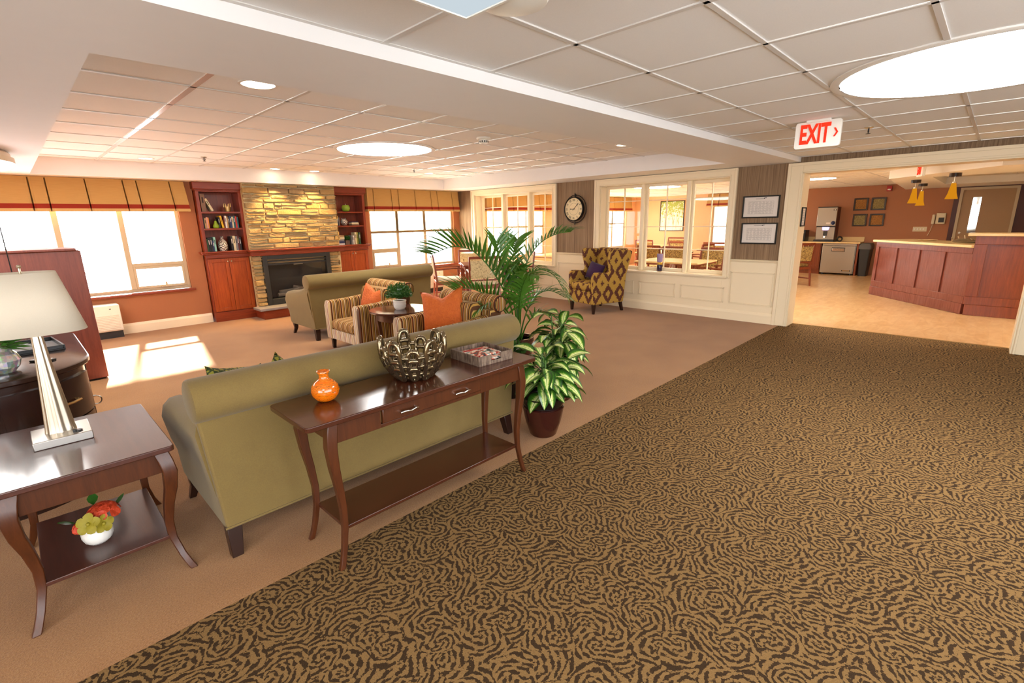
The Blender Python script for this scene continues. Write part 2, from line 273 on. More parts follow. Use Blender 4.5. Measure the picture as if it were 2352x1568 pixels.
# ------------------------------------------------------------------ geometry helpers
class B:
    def __init__(s): s.bm = bmesh.new(); s.mi = 0
    def face(s, vs):
        try: f = s.bm.faces.new(vs); f.material_index = s.mi; return f
        except ValueError: return None
    def box(s, x0, x1, y0, y1, z0, z1):
        v = [s.bm.verts.new((x, y, z)) for z in (z0, z1) for y in (y0, y1) for x in (x0, x1)]
        for q in ((0, 2, 3, 1), (4, 5, 7, 6), (0, 1, 5, 4), (2, 6, 7, 3), (0, 4, 6, 2), (1, 3, 7, 5)): s.face([v[i] for i in q])
        return s
    def loft(s, rings, cap=True, closed=True):
        V = [[s.bm.verts.new(p) for p in r] for r in rings]; n = len(V[0])
        for a, b in zip(V, V[1:]):
            for i in range(n if closed else n-1):
                j = (i+1) % n; s.face([a[i], a[j], b[j], b[i]])
        if cap: s.face(V[0][::-1]); s.face(V[-1])
        return s
    def poly(s, pts, axis, a, b):          # extrude a 2d polygon along an axis
        f = {'x': lambda p, k: (k, p[0], p[1]), 'y': lambda p, k: (p[0], k, p[1]), 'z': lambda p, k: (p[0], p[1], k)}[axis]
        return s.loft([[f(p, a) for p in pts], [f(p, b) for p in pts]])
    def lathe(s, prof, seg=32, c=(0, 0, 0), sx=1, sy=1, cap=True):
        return s.loft([[(c[0]+r*sx*math.cos(2*math.pi*i/seg), c[1]+r*sy*math.sin(2*math.pi*i/seg), c[2]+z) for i in range(seg)] for r, z in prof], cap)
    def cyl(s, p0, p1, r0, r1=None, seg=16): return s.tube([p0, p1], [r0, r0 if r1 is None else r1], seg)
    def tube(s, pts, rad, seg=8, cap=True):
        pts = [Vector(p) for p in pts]
        if not isinstance(rad, (list, tuple)): rad = [rad]*len(pts)
        rings = []; ref = None
        for i, p in enumerate(pts):
            d = (pts[min(i+1, len(pts)-1)]-pts[max(i-1, 0)]).normalized()
            if ref is None: ref = Vector((0, 0, 1)) if abs(d.z) < .9 else Vector((1, 0, 0))
            u = d.cross(ref)
            if u.length < 1e-4: u = d.cross(Vector((0, 1, 0)))
            u.normalize(); v = u.cross(d).normalized(); ref = v
            rings.append([tuple(p+(u*math.cos(2*math.pi*k/seg)+v*math.sin(2*math.pi*k/seg))*rad[i]) for k in range(seg)])
        return s.loft(rings, cap)
    def sweep(s, pts, sizes):              # square section, vertical-ish path
        rings = []
        for (x, y, z), q in zip(pts, sizes):
            a, b = (q if isinstance(q, tuple) else (q, q)); rings.append([(x-a/2, y-b/2, z), (x+a/2, y-b/2, z), (x+a/2, y+b/2, z), (x-a/2, y+b/2, z)])
        return s.loft(rings)
    def torus(s, c, n, R0, r, seg=20, ss=8, sx=1):
        n = Vector(n).normalized(); a = n.cross(Vector((0, 0, 1))); a = Vector((1, 0, 0)) if a.length < 1e-3 else a.normalized(); b = a.cross(n)
        V = []
        for i in range(seg):
            t = 2*math.pi*i/seg; d = a*math.cos(t)*sx+b*math.sin(t); V.append([s.bm.verts.new(Vector(c)+d*R0+(d*math.cos(2*math.pi*k/ss)+n*math.sin(2*math.pi*k/ss))*r) for k in range(ss)])
        for i in range(seg):
            A, Bq = V[i], V[(i+1) % seg]
            for k in range(ss): s.face([A[k], A[(k+1) % ss], Bq[(k+1) % ss], Bq[k]])
        return s
    def ball(s, c, r, sz=1, seg=20, rg=12):
        pr = [(max(1e-4, r*math.sin(math.pi*i/rg)), -r*sz*math.cos(math.pi*i/rg)) for i in range(rg+1)]
        return s.lathe(pr, seg, c)
    def xf(s, m): bmesh.ops.transform(s.bm, matrix=m, verts=s.bm.verts); return s
    def build(s, name, mat, par=None, smooth=False, bev=0, seg=2, w=False, sub=0, label=None, ang=35):
        me = bpy.data.meshes.new(name); bmesh.ops.recalc_face_normals(s.bm, faces=s.bm.faces)
        if w and par is not None: bmesh.ops.translate(s.bm, vec=-Vector(par.get('wloc', par.location)), verts=s.bm.verts)
        s.bm.to_mesh(me); s.bm.free()
        for q in (mat if isinstance(mat, (list, tuple)) else [mat]): me.materials.append(M[q])
        o = bpy.data.objects.new(name, me); COL.objects.link(o)
        if par is not None:
            o.parent = par
            if 'wloc' in par: o['wloc'] = tuple(par['wloc'])
        if bev:
            q = o.modifiers.new('bevel', 'BEVEL'); q.width = bev; q.segments = seg; q.limit_method = 'ANGLE'; q.angle_limit = R(40); q.harden_normals = False
        if sub: q = o.modifiers.new('sub', 'SUBSURF'); q.levels = sub; q.render_levels = sub
        if smooth or bev:
            for p in me.polygons: p.use_smooth = True
            try: me.set_sharp_from_angle(angle=R(ang if not sub else 180))
            except Exception: pass
        if label: o['label'] = label
        return o
def thing(name, label, cat, loc=(0, 0, 0), rz=0, group=None):
    o = bpy.data.objects.new(name, None); COL.objects.link(o); o.location = loc; o.rotation_euler = (0, 0, rz); o.empty_display_size = .1
    o['label'] = label; o['category'] = cat; o['wloc'] = tuple(loc)
    if group: o['group'] = group
    return o
def tag(o, label, cat, group=None, kind=None):
    o['label'] = label; o['category'] = cat
    if group: o['group'] = group
    if kind: o['kind'] = kind
    return o
def struct(o, label=None):
    o['kind'] = 'structure'
    if label: o['label'] = label
    return o
def kids(o): return [c for c in bpy.data.objects if c.parent == o]
def copy_tree(o, par=None):
    c = o.copy(); COL.objects.link(c)
    if par is not None: c.parent = par
    for ch in kids(o): copy_tree(ch, c)
    return c
def dup(o, label, loc, rz=None, group=None):
    c = copy_tree(o); c['label'] = label; c.location = loc
    if rz is not None: c.rotation_euler = (0, 0, rz)
    if group: c['group'] = group
    return c
def text_mesh(txt, size, depth, bold=False, sx=1):
    cu = bpy.data.curves.new('t', 'FONT'); cu.body = txt; cu.size = size; cu.extrude = depth/2; cu.align_x = 'CENTER'; cu.align_y = 'CENTER'
    if bold: cu.offset = size*.03
    o = bpy.data.objects.new('t', cu); COL.objects.link(o); dg = bpy.context.evaluated_depsgraph_get(); me = bpy.data.meshes.new_from_object(o.evaluated_get(dg))
    b = B(); b.bm.from_mesh(me); bpy.data.objects.remove(o); bpy.data.curves.remove(cu); bpy.data.meshes.remove(me)
    b.xf(Matrix.Diagonal((sx, 1, 1, 1))); b.xf(Matrix.Rotation(R(90), 4, 'X')); return b     # faces -Y

# ================================================================== SETTING
XC, XK, YF = 7.42, 7.67, 8.93           # clock wall faces, fireplace wall face
FX = 15.2                                # far kitchen / dining wall
# floors
b = B(); b.box(-3.6, XC, 2.01, 9.0, -.05, 0); struct(b.build('floor', 'carpet_brown'), 'plain brown carpet of the seating area')
b = B(); b.box(-3.6, XK+.02, -3.1, 2.01, -.05, 0); struct(b.build('floor', 'carpet_pattern'), 'scroll patterned brown and tan carpet of the walkway')
b = B(); b.box(XK+.02, FX, -3.1, 9.0, -.05, 0); b.box(XC, XK+.02, 2.01, 9.0, -.05, -.001); struct(b.build('floor', 'wood_planks'), 'light wood plank floor beyond the wide opening')
b = B(); b.box(XK, XK+.03, -.31, 1.93, .0, .004); struct(b.build('trim_1', 'gold_metal'), 'thin threshold strip')
# far wall with two windows and the niche of the fireplace unit
WZ0, WZ1 = .58, 2.08
b = B()
for x0, x1, z0, z1 in ((-3.6, -.85, 0, 2.5), (-.85, 1.93, 0, WZ0-.02), (-.85, 1.93, WZ1, 2.5), (1.93, 2.15, 0, 2.5), (5.0, 5.12, 0, 2.5), (5.12, 7.25, 0, WZ0-.02), (5.12, 7.25, WZ1, 2.5), (7.25, XC, 0, 2.5)):
    b.box(x0, x1, YF, YF+.18, z0, z1)
b.box(2.0, 5.15, YF+.32, YF+.36, 0, 2.5); b.box(2.05, 2.1, YF+.18, YF+.32, 0, 2.5); b.box(5.05, 5.1, YF+.18, YF+.32, 0, 2.5)
struct(b.build('wall_far', 'orange_wall'))
b = B(); b.box(-3.7, -3.6, 1.9, 9.1, 0, 2.5); b.box(-3.7, -3.6, -3.1, -2.2, 0, 2.5); b.box(-3.7, -3.6, 1.4, 1.9, 0, 2.5); b.box(-3.7, -3.6, -2.2, 1.4, 0, .25); b.box(-3.7, -3.6, -2.2, 1.4, 2.15, 2.5)
struct(b.build('wall_left', 'cream_trim'))
b = B(); b.box(-3.7, -2.2, -3.1, -3, 0, 2.5); b.box(3.4, FX, -3.1, -3, 0, 2.5); b.box(-2.2, 3.4, -3.1, -3, 0, .25); b.box(-2.2, 3.4, -3.1, -3, 2.15, 2.5)
struct(b.build('wall_back', 'cream_trim'))
# right (clock) wall: wallpaper above the wainscot
OA, OB = (6.14, 8.35), (2.85, 5.06)      # window openings (Y)
WT, WB = 2.06, .62
b = B()
for y0, y1 in ((1.92, OB[0]), (OB[1], OA[0]), (OA[1], YF+.18)): b.box(XC, XK, y0, y1, .86, 2.5)
for y0, y1 in (OB, OA): b.box(XC, XK, y0, y1, WT, 2.5)
b.box(XC, XK, -.31, 1.92, 2.04, 2.5); b.box(XC, XK, -3.0, -.31, .86, 2.5)
struct(b.build('wall_right', 'wallpaper'))
b = B()
for y0, y1 in ((1.92, OB[0]), (OB[1], OA[0]), (OA[1], YF)): b.box(XC-.012, XK, y0, y1, 0, .86)
for y0, y1 in (OB, OA): b.box(XC-.012, XK, y0, y1, 0, WB)
b.box(XC-.012, XK, -3.0, -.31, 0, .86)
# picture-frame mouldings
for y0, y1, z0, z1 in ((2.13, 2.726, .247, .723), (2.806, 3.492, .247, .475), (3.581, 4.23, .25, .475), (4.337, 4.99, .25, .475), (5.12, 5.994, .25, .72), (6.13, 6.8, .25, .475), (6.9, 7.56, .25, .475), (7.66, 8.32, .25, .475), (8.42, 8.87, .25, .72)):
    for k, q in ((0, .012), (.014, .006)):
        y0b, y1b, z0b, z1b = y0+k, y1-k, z0+k, z1-k; t_ = .012
        b.box(XC-.012-q, XC-.01, y0b, y1b, z0b, z0b+t_); b.box(XC-.012-q, XC-.01, y0b, y1b, z1b-t_, z1b)
        b.box(XC-.012-q, XC-.01, y0b, y0b+t_, z0b, z1b); b.box(XC-.012-q, XC-.01, y1b-t_, y1b, z0b, z1b)
struct(b.build('trim_2', 'cream_trim', bev=.002), 'cream panelled wainscot')
b = B()
for y0, y1 in ((2.10, 2.775), (5.15, 6.03), (8.45, YF)):
    b.poly([(XC, .86), (XC-.02, .862), (XC-.024, .875), (XC-.042, .882), (XC-.045, .895), (XC-.03, .9), (XC, .9)], 'y', y0, y1)
struct(b.build('trim_3', 'cream_trim', bev=.002), 'cream chair rail')
b = B()
for y0, y1 in ((2.095, YF-.02),): b.poly([(XC-.012, 0), (XC-.034, 0), (XC-.034, .115), (XC-.026, .135), (XC-.016, .15), (XC-.012, .152)], 'y', y0, y1)
struct(b.build('baseboard_right', 'cream_trim'))
b = B()
for x0, x1 in ((-3.6, 2.14), (5.02, XC-.035)): b.poly([(YF, 0), (YF-.02, 0), (YF-.02, .115), (YF-.012, .14), (YF, .15)], 'x', x0, x1)
struct(b.build('baseboard_far', 'cream_trim'))
# opening casing + lining
b = B()
b.box(XC-.03, XC, 1.92, 2.09, 0, 2.15); b.box(XC-.03, XC, -.48, -.31, 0, 2.15); b.box(XC-.03, XC, -.31, 1.92, 2.04, 2.15)
b.box(XC-.045, XC-.03, 2.06, 2.1, 0, 2.16); b.box(XC-.045, XC-.03, -.49, -.45, 0, 2.16); b.box(XC-.045, XC-.03, -.45, 2.06, 2.125, 2.16)
b.box(XC-.04, XC-.03, 1.925, 1.945, 0, 2.06); b.box(XC-.04, XC-.03, -.335, -.315, 0, 2.06); b.box(XC-.04, XC-.03, -.315, 1.925, 2.045, 2.065)
b.box(XC-.03, XK+.02, 1.905, 1.92, 0, 2.04); b.box(XC-.03, XK+.02, -.31, -.295, 0, 2.04); b.box(XC-.03, XK+.02, -.31, 1.92, 2.025, 2.04)
struct(b.build('trim_4', 'cream_trim', bev=.003), 'cream casing of the wide opening')
# interior windows in the clock wall
def interior_window(n, o, posts):
    y0, y1 = o; t = bpy.data.objects.new(f'window_{n}', None); COL.objects.link(t); t.location = (XC, (y0+y1)/2, WB); t['wloc'] = (XC, (y0+y1)/2, WB); struct(t, 'cream framed interior window with muntins')
    b = B(); q = .105
    b.box(XC-.03, XC, y0-q, y0, WB, WT+q); b.box(XC-.03, XC, y1, y1+q, WB, WT+q); b.box(XC-.03, XC, y0, y1, WT, WT+q)
    b.box(XC-.045, XC-.03, y0-q, y0-q+.03, WB+.03, WT+q); b.box(XC-.045, XC-.03, y1+q-.03, y1+q, WB+.03, WT+q); b.box(XC-.045, XC-.03, y0-q+.03, y1+q-.03, WT+q-.03, WT+q)
    b.box(XC-.038, XC-.03, y0-.02, y0-.005, WB+.03, WT+.02); b.box(XC-.038, XC-.03, y1+.005, y1+.02, WB+.03, WT+.02); b.box(XC-.038, XC-.03, y0-.02, y1+.02, WT+.005, WT+.02)
    b.build('casing', 'cream_trim', t, bev=.003, w=True)
    b = B(); b.box(XC-.06, XK, y0-.08, y1+.08, WB, WB+.028); b.box(XC-.03, XC, y0-.06, y1+.06, WB-.02, WB); b.build('window_sill', 'cream_trim', t, bev=.006, w=True)
    b = B(); b.box(XC, XK+.02, y0-.005, y0+.012, WB+.028, WT); b.box(XC, XK+.02, y1-.012, y1+.005, WB+.028, WT); b.box(XC, XK+.02, y0, y1, WT-.012, WT+.003)
    ed = [y0+.012]+[p for p in posts]+[y1-.012]
    for p in posts: b.box(XC+.1, XK, p-.028, p+.028, WB+.028, WT)
    b.build('jamb', 'cream_trim', t, bev=.003, w=True)
    for i in range(3):
        a = ed[i]+(.028 if i else 0); c = ed[i+1]-(.028 if i < 2 else 0)
        b = B(); f = .036; x0, x1 = XK-.09, XK-.04; zb, zt = WB+.028, WT-.012
        b.box(x0, x1, a, a+f, zb, zt); b.box(x0, x1, c-f, c, zb, zt); b.box(x0, x1, a+f, c-f, zb, zb+.05); b.box(x0, x1, a+f, c-f, zt-.045, zt)
        s_ = b.build('window_sash', 'cream_trim', t, bev=.003, w=True)
        b = B(); m = (a+c)/2; b.box(x0+.012, x1-.012, m-.006, m+.006, zb+.05, zt-.045)
        for z in (1.79, 1.363, 1.005): b.box(x0+.014, x1-.014, a+f, c-f, z-.006, z+.006)
        b.build('muntin', 'cream_trim', s_, w=True)
        b = B(); b.box(x0+.024, x0+.027, a+f, c-f, zb+.05, zt-.045); b.build('glass_pane', 'window_glass', s_, w=True)
interior_window(3, OB, (3.505, 4.30)); interior_window(4, OA, (6.861, 7.616))
# exterior windows
def ext_window(n, axis, p, u0, u1, mull, awn, z0=WZ0, z1=WZ1, lab='tan metal framed window'):
    t = bpy.data.objects.new(f'window_{n}', None); COL.objects.link(t)
    def bx(b, a0, a1, d0, d1, za, zb):
        if axis == 'y': b.box(a0, a1, p+d0, p+d1, za, zb)
        elif axis == '-y': b.box(a0, a1, p-d1, p-d0, za, zb)
        elif axis == 'x': b.box(p+d0, p+d1, a0, a1, za, zb)
        else: b.box(p-d1, p-d0, a0, a1, za, zb)
    t.location = ((u0+u1)/2, p, z0) if 'y' in axis else (p, (u0+u1)/2, z0); t['wloc'] = tuple(t.location); struct(t, lab)
    b = B()
    for a, c, za, zb in ((u0, u0+.05, z0, z1), (u1-.05, u1, z0, z1), (u0+.05, u1-.05, z0, z0+.05), (u0+.05, u1-.05, z1-.05, z1)): bx(b, a, c, .05, .12, za, zb)
    for m in mull: bx(b, m-.032, m+.032, .045, .125, z0+.05, z1-.05)
    fr = b.build('window_frame', 'tan_frame', t, bev=.003, w=True)
    for a, c in awn:
        b = B(); bx(b, a, c, .05, .12, .95, 1.0)
        for q in ((a, a+.03, z0+.05, .95), (c-.03, c, z0+.05, .95), (a+.03, c-.03, z0+.05, z0+.085), (a+.03, c-.03, .915, .95)): bx(b, q[0], q[1], .04, .09, q[2], q[3])
        s_ = b.build('awning_sash', 'tan_frame', t, bev=.003, w=True)
        b = B(); m = (a+c)/2+.05; bx(b, m-.012, m+.012, .01, .04, z0+.052, z0+.13); bx(b, m-.07, m+.07, .02, .04, z0+.052, z0+.066); b.build('crank_handle', 'tan_frame', s_, bev=.003, w=True)
    b = B(); bx(b, u0+.05, u1-.05, .083, .087, z0+.05, z1-.05); b.build('glass_pane', 'window_glass', t, w=True)
    return t
t = ext_window(1, 'y', YF, -.85, 1.93, (-.17, .52, 1.215), ((1.247, 1.88), (-.8, -.2)))
b = B(); b.box(-.9, 1.97, YF-.06, YF+.05, WZ0-.035, WZ0-.002); b.build('window_sill', 'cherry_h', t, bev=.006, w=True)
t = ext_window(2, 'y', YF, 5.12, 7.25, (5.78, 6.47), ((5.17, 5.748),))
b = B(); b.box(5.08, 7.29, YF-.06, YF+.05, WZ0-.035, WZ0-.002); b.build('window_sill', 'cherry_h', t, bev=.006, w=True)
# dining room shell
b = B()
D1, D2 = (8.3, 10.45), (11.6, 14.6)
for x0, x1, z0, z1 in ((XK, D1[0], 0, 2.5), (D1[0], D1[1], 0, WZ0), (D1[0], D1[1], WZ1, 2.5), (D1[1], D2[0], 0, 2.5), (D2[0], D2[1], 0, WZ0), (D2[0], D2[1], WZ1, 2.5), (D2[1], FX, 0, 2.5)): b.box(x0, x1, YF, YF+.18, z0, z1)
struct(b.build('wall_dining_far', 'peach_wall')); b = B()
DW = (4.62, 6.3)
for y0, y1, z0, z1 in ((3.9, DW[0], 0, 2.5), (DW[0], DW[1], 0, WZ0), (DW[0], DW[1], WZ1, 2.5), (DW[1], YF+.18, 0, 2.5)): b.box(FX, FX+.18, y0, y1, z0, z1)
struct(b.build('wall_dining_end', 'peach_wall'))
b = B(); b.box(FX, FX+.18, -3.1, 3.9, 0, 2.5); struct(b.build('wall_kitchen', 'kitchen_wall'))
ext_window(5, 'y', YF, D1[0], D1[1], (9.0, 9.74), (), lab='dining room window seen through the left interior window')
ext_window(6, 'y', YF, D2[0], D2[1], (12.35, 13.1, 13.85), (), lab='dining room window by the far corner')
ext_window(7, 'x', FX, DW[0], DW[1], (5.45,), (), lab='dining room window on the end wall')
# unseen windows added behind and left of the viewer as fill daylight
ext_window(8, '-y', -3.0, -2.2, 3.4, (-.8, .6, 2.0), (), .25, 2.15, 'unseen tall window added behind the viewpoint for fill daylight')
ext_window(9, '-x', -3.6, -2.2, 1.4, (-1.0, .2), (), .25, 2.15, 'unseen tall window added on the left for fill daylight')

# ------------------------------------------------------------------ ceilings
ZS, ZH, ZT = 2.172, 2.235, 2.38          # soffit, hallway ceiling, tray ceiling
TX0, TX1, TY0, TY1 = .37, 6.72, 2.66, 8.57
b = B(); b.box(-3.6, XC, -3.1, 1.97, ZH, ZH+.05); struct(b.build('ceiling', 'tile'), 'tiled ceiling above the walkway')
b = B()
for k in range(-7, 10):
    x = 1.872+.6125*k
    if -3.6 < x < XC: b.box(x-.012, x+.012, -3, 1.965, ZH-.006, ZH)
for k in range(9):
    y = 1.987-.567*k
    if k: b.box(-3.6, XC, y-.012, y+.012, ZH-.006, ZH)
b.box(-3.6, XC, 1.945, 1.97, ZH-.004, ZH)
struct(b.build('trim_5', 'tbar', bev=.001), 'ceiling grid above the walkway')
b = B()
b.box(-3.6, XC, 1.97, TY0, ZS, ZT+.05); b.box(-3.6, XC, TY1, YF, ZS, ZT+.05); b.box(-3.6, TX0, TY0, TY1, ZS, ZT+.05); b.box(TX1, XC, TY0, TY1, ZS, ZT+.05)
struct(b.build('ceiling', 'soffit_paint'), 'painted soffit around the raised ceiling tray')
b = B(); b.box(TX0, TX1, TY0, TY1, ZT, ZT+.05); struct(b.build('ceiling', 'tile'), 'tiled ceiling inside the tray')
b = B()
for k in (0, 1): x = .44+.5935*k; b.box(x-.02, x+.02, TY0, TY1, ZT-.006, ZT)  # window glare put into wider rails with a lighter, glossier finish
struct(b.build('trim_8', 'tbar_glare', bev=.001), 'two left grid rails of the tray with window glare put into their finish')
b = B()
for k in range(2, 12):
    x = .44+.5935*k
    if x < TX1: b.box(x-(.02 if k < 2 else .012), x+(.02 if k < 2 else .012), TY0, TY1, ZT-.006, ZT)
for k in range(9):
    y = 3.215+.633*k
    if y < TY1: b.box(TX0, TX1, y-.012, y+.012, ZT-.006, ZT)
struct(b.build('trim_6', 'tbar', bev=.001), 'ceiling grid inside the tray')
b = B(); b.box(XK, FX, -3.1, 9.0, 2.18, 2.23); struct(b.build('ceiling', 'warm_ceiling'), 'tiled ceiling of the dining room and kitchen')
b = B()
for k in range(13): b.box(XK, FX, -2.8+.9*k, -2.785+.9*k, 2.176, 2.18)
for k in range(13): b.box(7.9+.6125*k, 7.915+.6125*k, -3, 8.9, 2.176, 2.18)
struct(b.build('trim_7', 'tbar'), 'ceiling grid of the dining room and kitchen')
# kitchen dropped soffit with recess
b = B()
b.poly([(10.31, 1.41), (8.78, .085), (8.78, -1.6), (10.45, -1.6), (10.45, .87)], 'z', 2.05, 2.18)
b.poly([(10.31, 1.41), (10.45, .87), (13.4, .89), (FX, 1.2), (FX, 1.72)], 'z', 2.05, 2.18)
b.poly([(13.4, .89), (13.9, -1.6), (FX, -1.6), (FX, 1.2)], 'z', 2.05, 2.18)
struct(b.build('ceiling', 'white_paint'), 'dropped soffit above the kitchen counter')
b = B(); b.box(14.9, FX, -1.6, .8, 0, 2.05); b.bm.free(); b = B(); b.box(FX-.02, FX, -1.6, .82, 0, 2.05); struct(b.build('wall_door_side', 'dark_wood_panel'))

def round_light(name, label, c, r, z, group='round ceiling lights', mat='light_disc'):
    t = thing(name, label, 'ceiling light', (c[0], c[1], z), 0, group)
    b = B(); b.lathe([(r, 0), (r+.04, 0), (r+.045, -.008), (r+.03, -.014), (r, -.012)], 72, cap=False); b.build('frame', 'white_paint', t, smooth=True)
    b = B(); b.lathe([(.001, -.012), (r*.99, -.012), (r*.99, -.008), (.001, -.008)], 72); b.build('diffuser', mat, t)
    return t
round_light('round_ceiling_light', 'large round glowing ceiling light over the walkway near the exit sign', (3.71, .17), .64, ZH)
round_light('round_ceiling_light', 'round glowing ceiling light in the raised tray above the seating', (3.45, 5.5), .56, ZT)
round_light('round_ceiling_light', 'round glowing ceiling light far back in the kitchen, cut by the opening frame', (11.1, 2.62), .3, 2.18, mat='light_disc_strong')
round_light('round_ceiling_light', 'unseen round ceiling light added behind the viewpoint to brighten the walkway', (-1.2, -.6), .64, ZH)  # added out of view to lift the walkway brightness
round_light('round_ceiling_light', 'unseen round ceiling light added over the dining tables to brighten the dining room', (10.4, 5.6), .5, 2.18, mat='light_disc_strong')  # added out of view to brighten the dining room
round_light('round_ceiling_light', 'unseen round ceiling light added right of the opening to brighten the kitchen', (8.75, -1.7), .5, 2.18, mat='light_disc_strong')  # added fill light for the kitchen, hidden by the jamb
round_light('round_ceiling_light', 'unseen round ceiling light added behind the opening header to brighten the wood floor', (8.55, 2.2), .45, 2.18, mat='light_disc_strong')  # added fill light hidden behind the header
def pot(label, x, y, z, r=.075, spot=None):
    t = thing('recessed_downlight', label, 'ceiling light', (x, y, z), 0, 'recessed downlights')
    b = B(); b.lathe([(r, 0), (r+.018, 0), (r+.018, -.006), (r, -.006)], 32, cap=False); b.build('trim_ring', 'white_paint', t, smooth=True)
    b = B(); b.lathe([(.001, -.003), (r, -.003), (r, -.001), (.001, -.001)], 32); b.build('lens', 'pot_glow', t)
    if spot:
        l = bpy.data.lights.new('downlight_lamp', 'SPOT'); l.energy = spot; l.color = (1, .68, .27); l.spot_size = R(78); l.spot_blend = .5; l.shadow_soft_size = .04
        o = bpy.data.objects.new('downlight_lamp', l); COL.objects.link(o); o.parent = t; o.location = (0, 0, -.02); o.rotation_euler = Vector((0, .17, -1)).to_track_quat('-Z', 'Y').to_euler()
pot('downlight at the near edge of the ceiling tray, left one, large and half hidden', 1.32, 3.53, ZT, .1)
pot('downlight at the near edge of the ceiling tray, toward the clock wall', 5.52, 3.44, ZT, .09)
pot('small downlight in the far left corner of the ceiling tray', 1.48, 8.05, ZT)
pot('downlight shining on the left half of the stone fireplace', 3.22, 8.38, ZT, spot=95)
pot('downlight shining on the right half of the stone fireplace', 3.86, 8.38, ZT, spot=80)
pot('small downlight in the far right part of the ceiling tray', 5.68, 7.65, ZT)
# drum light at the left
t = thing('drum_ceiling_light', 'bronze banded drum ceiling light with glowing white underside at the left edge', 'ceiling light', (-.50, 6.35, ZS))
b = B(); b.lathe([(.66, -.0), (.68, -.02), (.68, -.05), (.70, -.055), (.70, -.1), (.66, -.1)], 72); b.build('band', 'lamp_metal', t, smooth=True)
b = B(); b.lathe([(.67, -.1), (.69, -.115), (.66, -.14), (.4, -.15), (.001, -.152)], 72); b.build('diffuser', 'light_disc', t, smooth=True)
# square surface luminaire at the top edge
t = thing('surface_luminaire', 'square white reflector light hanging just below the walkway ceiling at the top edge', 'ceiling light', (.80, .95, ZH))
b = B(); b.box(-.06, .06, -.06, .06, -.08, 0); b.build('mount', 'white_paint', t)
z0 = -.135; S_ = .315
b = B()
for a in ((-S_, S_, -S_, -S_+.008), (-S_, S_, S_-.008, S_), (-S_, -S_+.008, -S_+.008, S_-.008), (S_-.008, S_, -S_+.008, S_-.008)): b.box(a[0], a[1], a[2], a[3], z0, z0+.012)
b.build('frame', 'white_plastic', t)
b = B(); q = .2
b.loft([[(-k, -k, z), (k, -k, z), (k, k, z), (-k, k, z)] for k, z in ((S_-.008, z0+.004), (q, -.085), (q+.02, -.08), (S_, z0+.012))], cap=False); b.build('reflector', 'reflector_glow', t)  # faint bluish emission stands in for flash light on reflector and lens
b = B(); b.box(-q, q, -q, q, -.088, -.08); b.build('lens', 'lens_glow', t)
b = B(); b.lathe([(.001, -.13), (.05, -.128), (.1, -.115), (.11, -.1), (.11, -.085), (.06, -.07), (.05, 0)], 40, (.37, .17, 0)); b.build('sensor_dome', 'white_plastic', t, smooth=True)

def smoke(label, x, y, z):
    t = thing('smoke_detector', label, 'smoke detector', (x, y, z))
    b = B(); b.lathe([(.075, 0), (.078, -.012), (.07, -.022), (.05, -.026)], 32); b.build('base', 'white_plastic', t, smooth=True)
    b = B(); b.lathe([(.052, -.024), (.052, -.05), (.04, -.062), (.001, -.065)], 32); o = b.build('chamber', 'white_plastic', t, smooth=True)
    b = B()
    for k in range(12):
        a = k*R(30); b.box(-.006, .006, .05, .0535, -.052, -.034); 
        b.xf(Matrix.Rotation(R(30), 4, 'Z'))
    b.build('vent_slot', 'black_plastic', t)
smoke('round white smoke detector on the raised tray ceiling', 3.82, 4.13, ZT)
def sprink(label, x, y, z, s=1):
    t = thing('sprinkler_head', label, 'sprinkler', (x, y, z), 0, 'ceiling sprinklers')
    b = B(); b.lathe([(.035*s, 0), (.035*s, -.005), (.02*s, -.012)], 20); b.build('escutcheon', 'nickel', t, smooth=True)
    b = B(); b.cyl((0, 0, -.01), (0, 0, -.04*s), .006, seg=8); b.tube([(-.012, 0, -.02), (-.014, 0, -.035), (0, 0, -.05*s)], .003, 6); b.tube([(.012, 0, -.02), (.014, 0, -.035), (0, 0, -.05*s)], .003, 6); b.lathe([(.001, -.05*s), (.018*s, -.052*s), (.018*s, -.055*s), (.001, -.056*s)], 12); b.build('nozzle', 'black_metal', t)
sprink('sprinkler head on the walkway ceiling right of the exit sign', 5.45, .944, ZH)
sprink('sprinkler head in the left half of the raised tray ceiling', 2.0, 7.48, ZT)
sprink('sprinkler head in the right half of the raised tray ceiling', 5.03, 7.18, ZT)

# ------------------------------------------------------------------ exit signs
def exit_sign(label, loc, rz, s=1, arrow=True):
    t = thing('exit_sign', label, 'exit sign', loc, rz)
    b = B(); b.box(-.085*s, .085*s, -.03, .03, -.02, 0); b.build('canopy', 'white_plastic', t, bev=.004)
    w_, h_ = .16*s, .19*s; pr = []
    for cx, cz, a0 in ((w_-.02, -.03, 0), (-w_+.02, -.03, 90), (-w_+.02, -.02-h_+.02, 180), (w_-.02, -.02-h_+.02, 270)):
        for k in range(5): a = R(a0+22.5*k); pr.append((cx+.02*math.cos(a), cz+.02*math.sin(a)-.0))
    b = B(); b.poly(pr, 'y', -.018, .018); b.build('panel', 'white_plastic', t, bev=.003)
    b = text_mesh('EXIT', .2*s, .006, True, .52); b.xf(Matrix.Translation((-.018*s, -.02, -.112*s))); b.build('lettering', 'exit_red', t)
    if arrow:
        b = B(); x = .125*s; z = -.108*s
        b.poly([(x-.012, z+.032), (x, z+.032), (x+.018, z), (x, z-.032), (x-.012, z-.032), (x+.006, z)], 'y', -.0235, -.017); b.build('arrow', 'exit_red', t)
exit_sign('white ceiling exit sign with red lettering and right arrow', (4.70, 1.15, ZH), R(-90))
exit_sign('small exit sign hanging edge-on beyond the wide opening', (9.4, .92, 2.18), R(-160), .8, False)

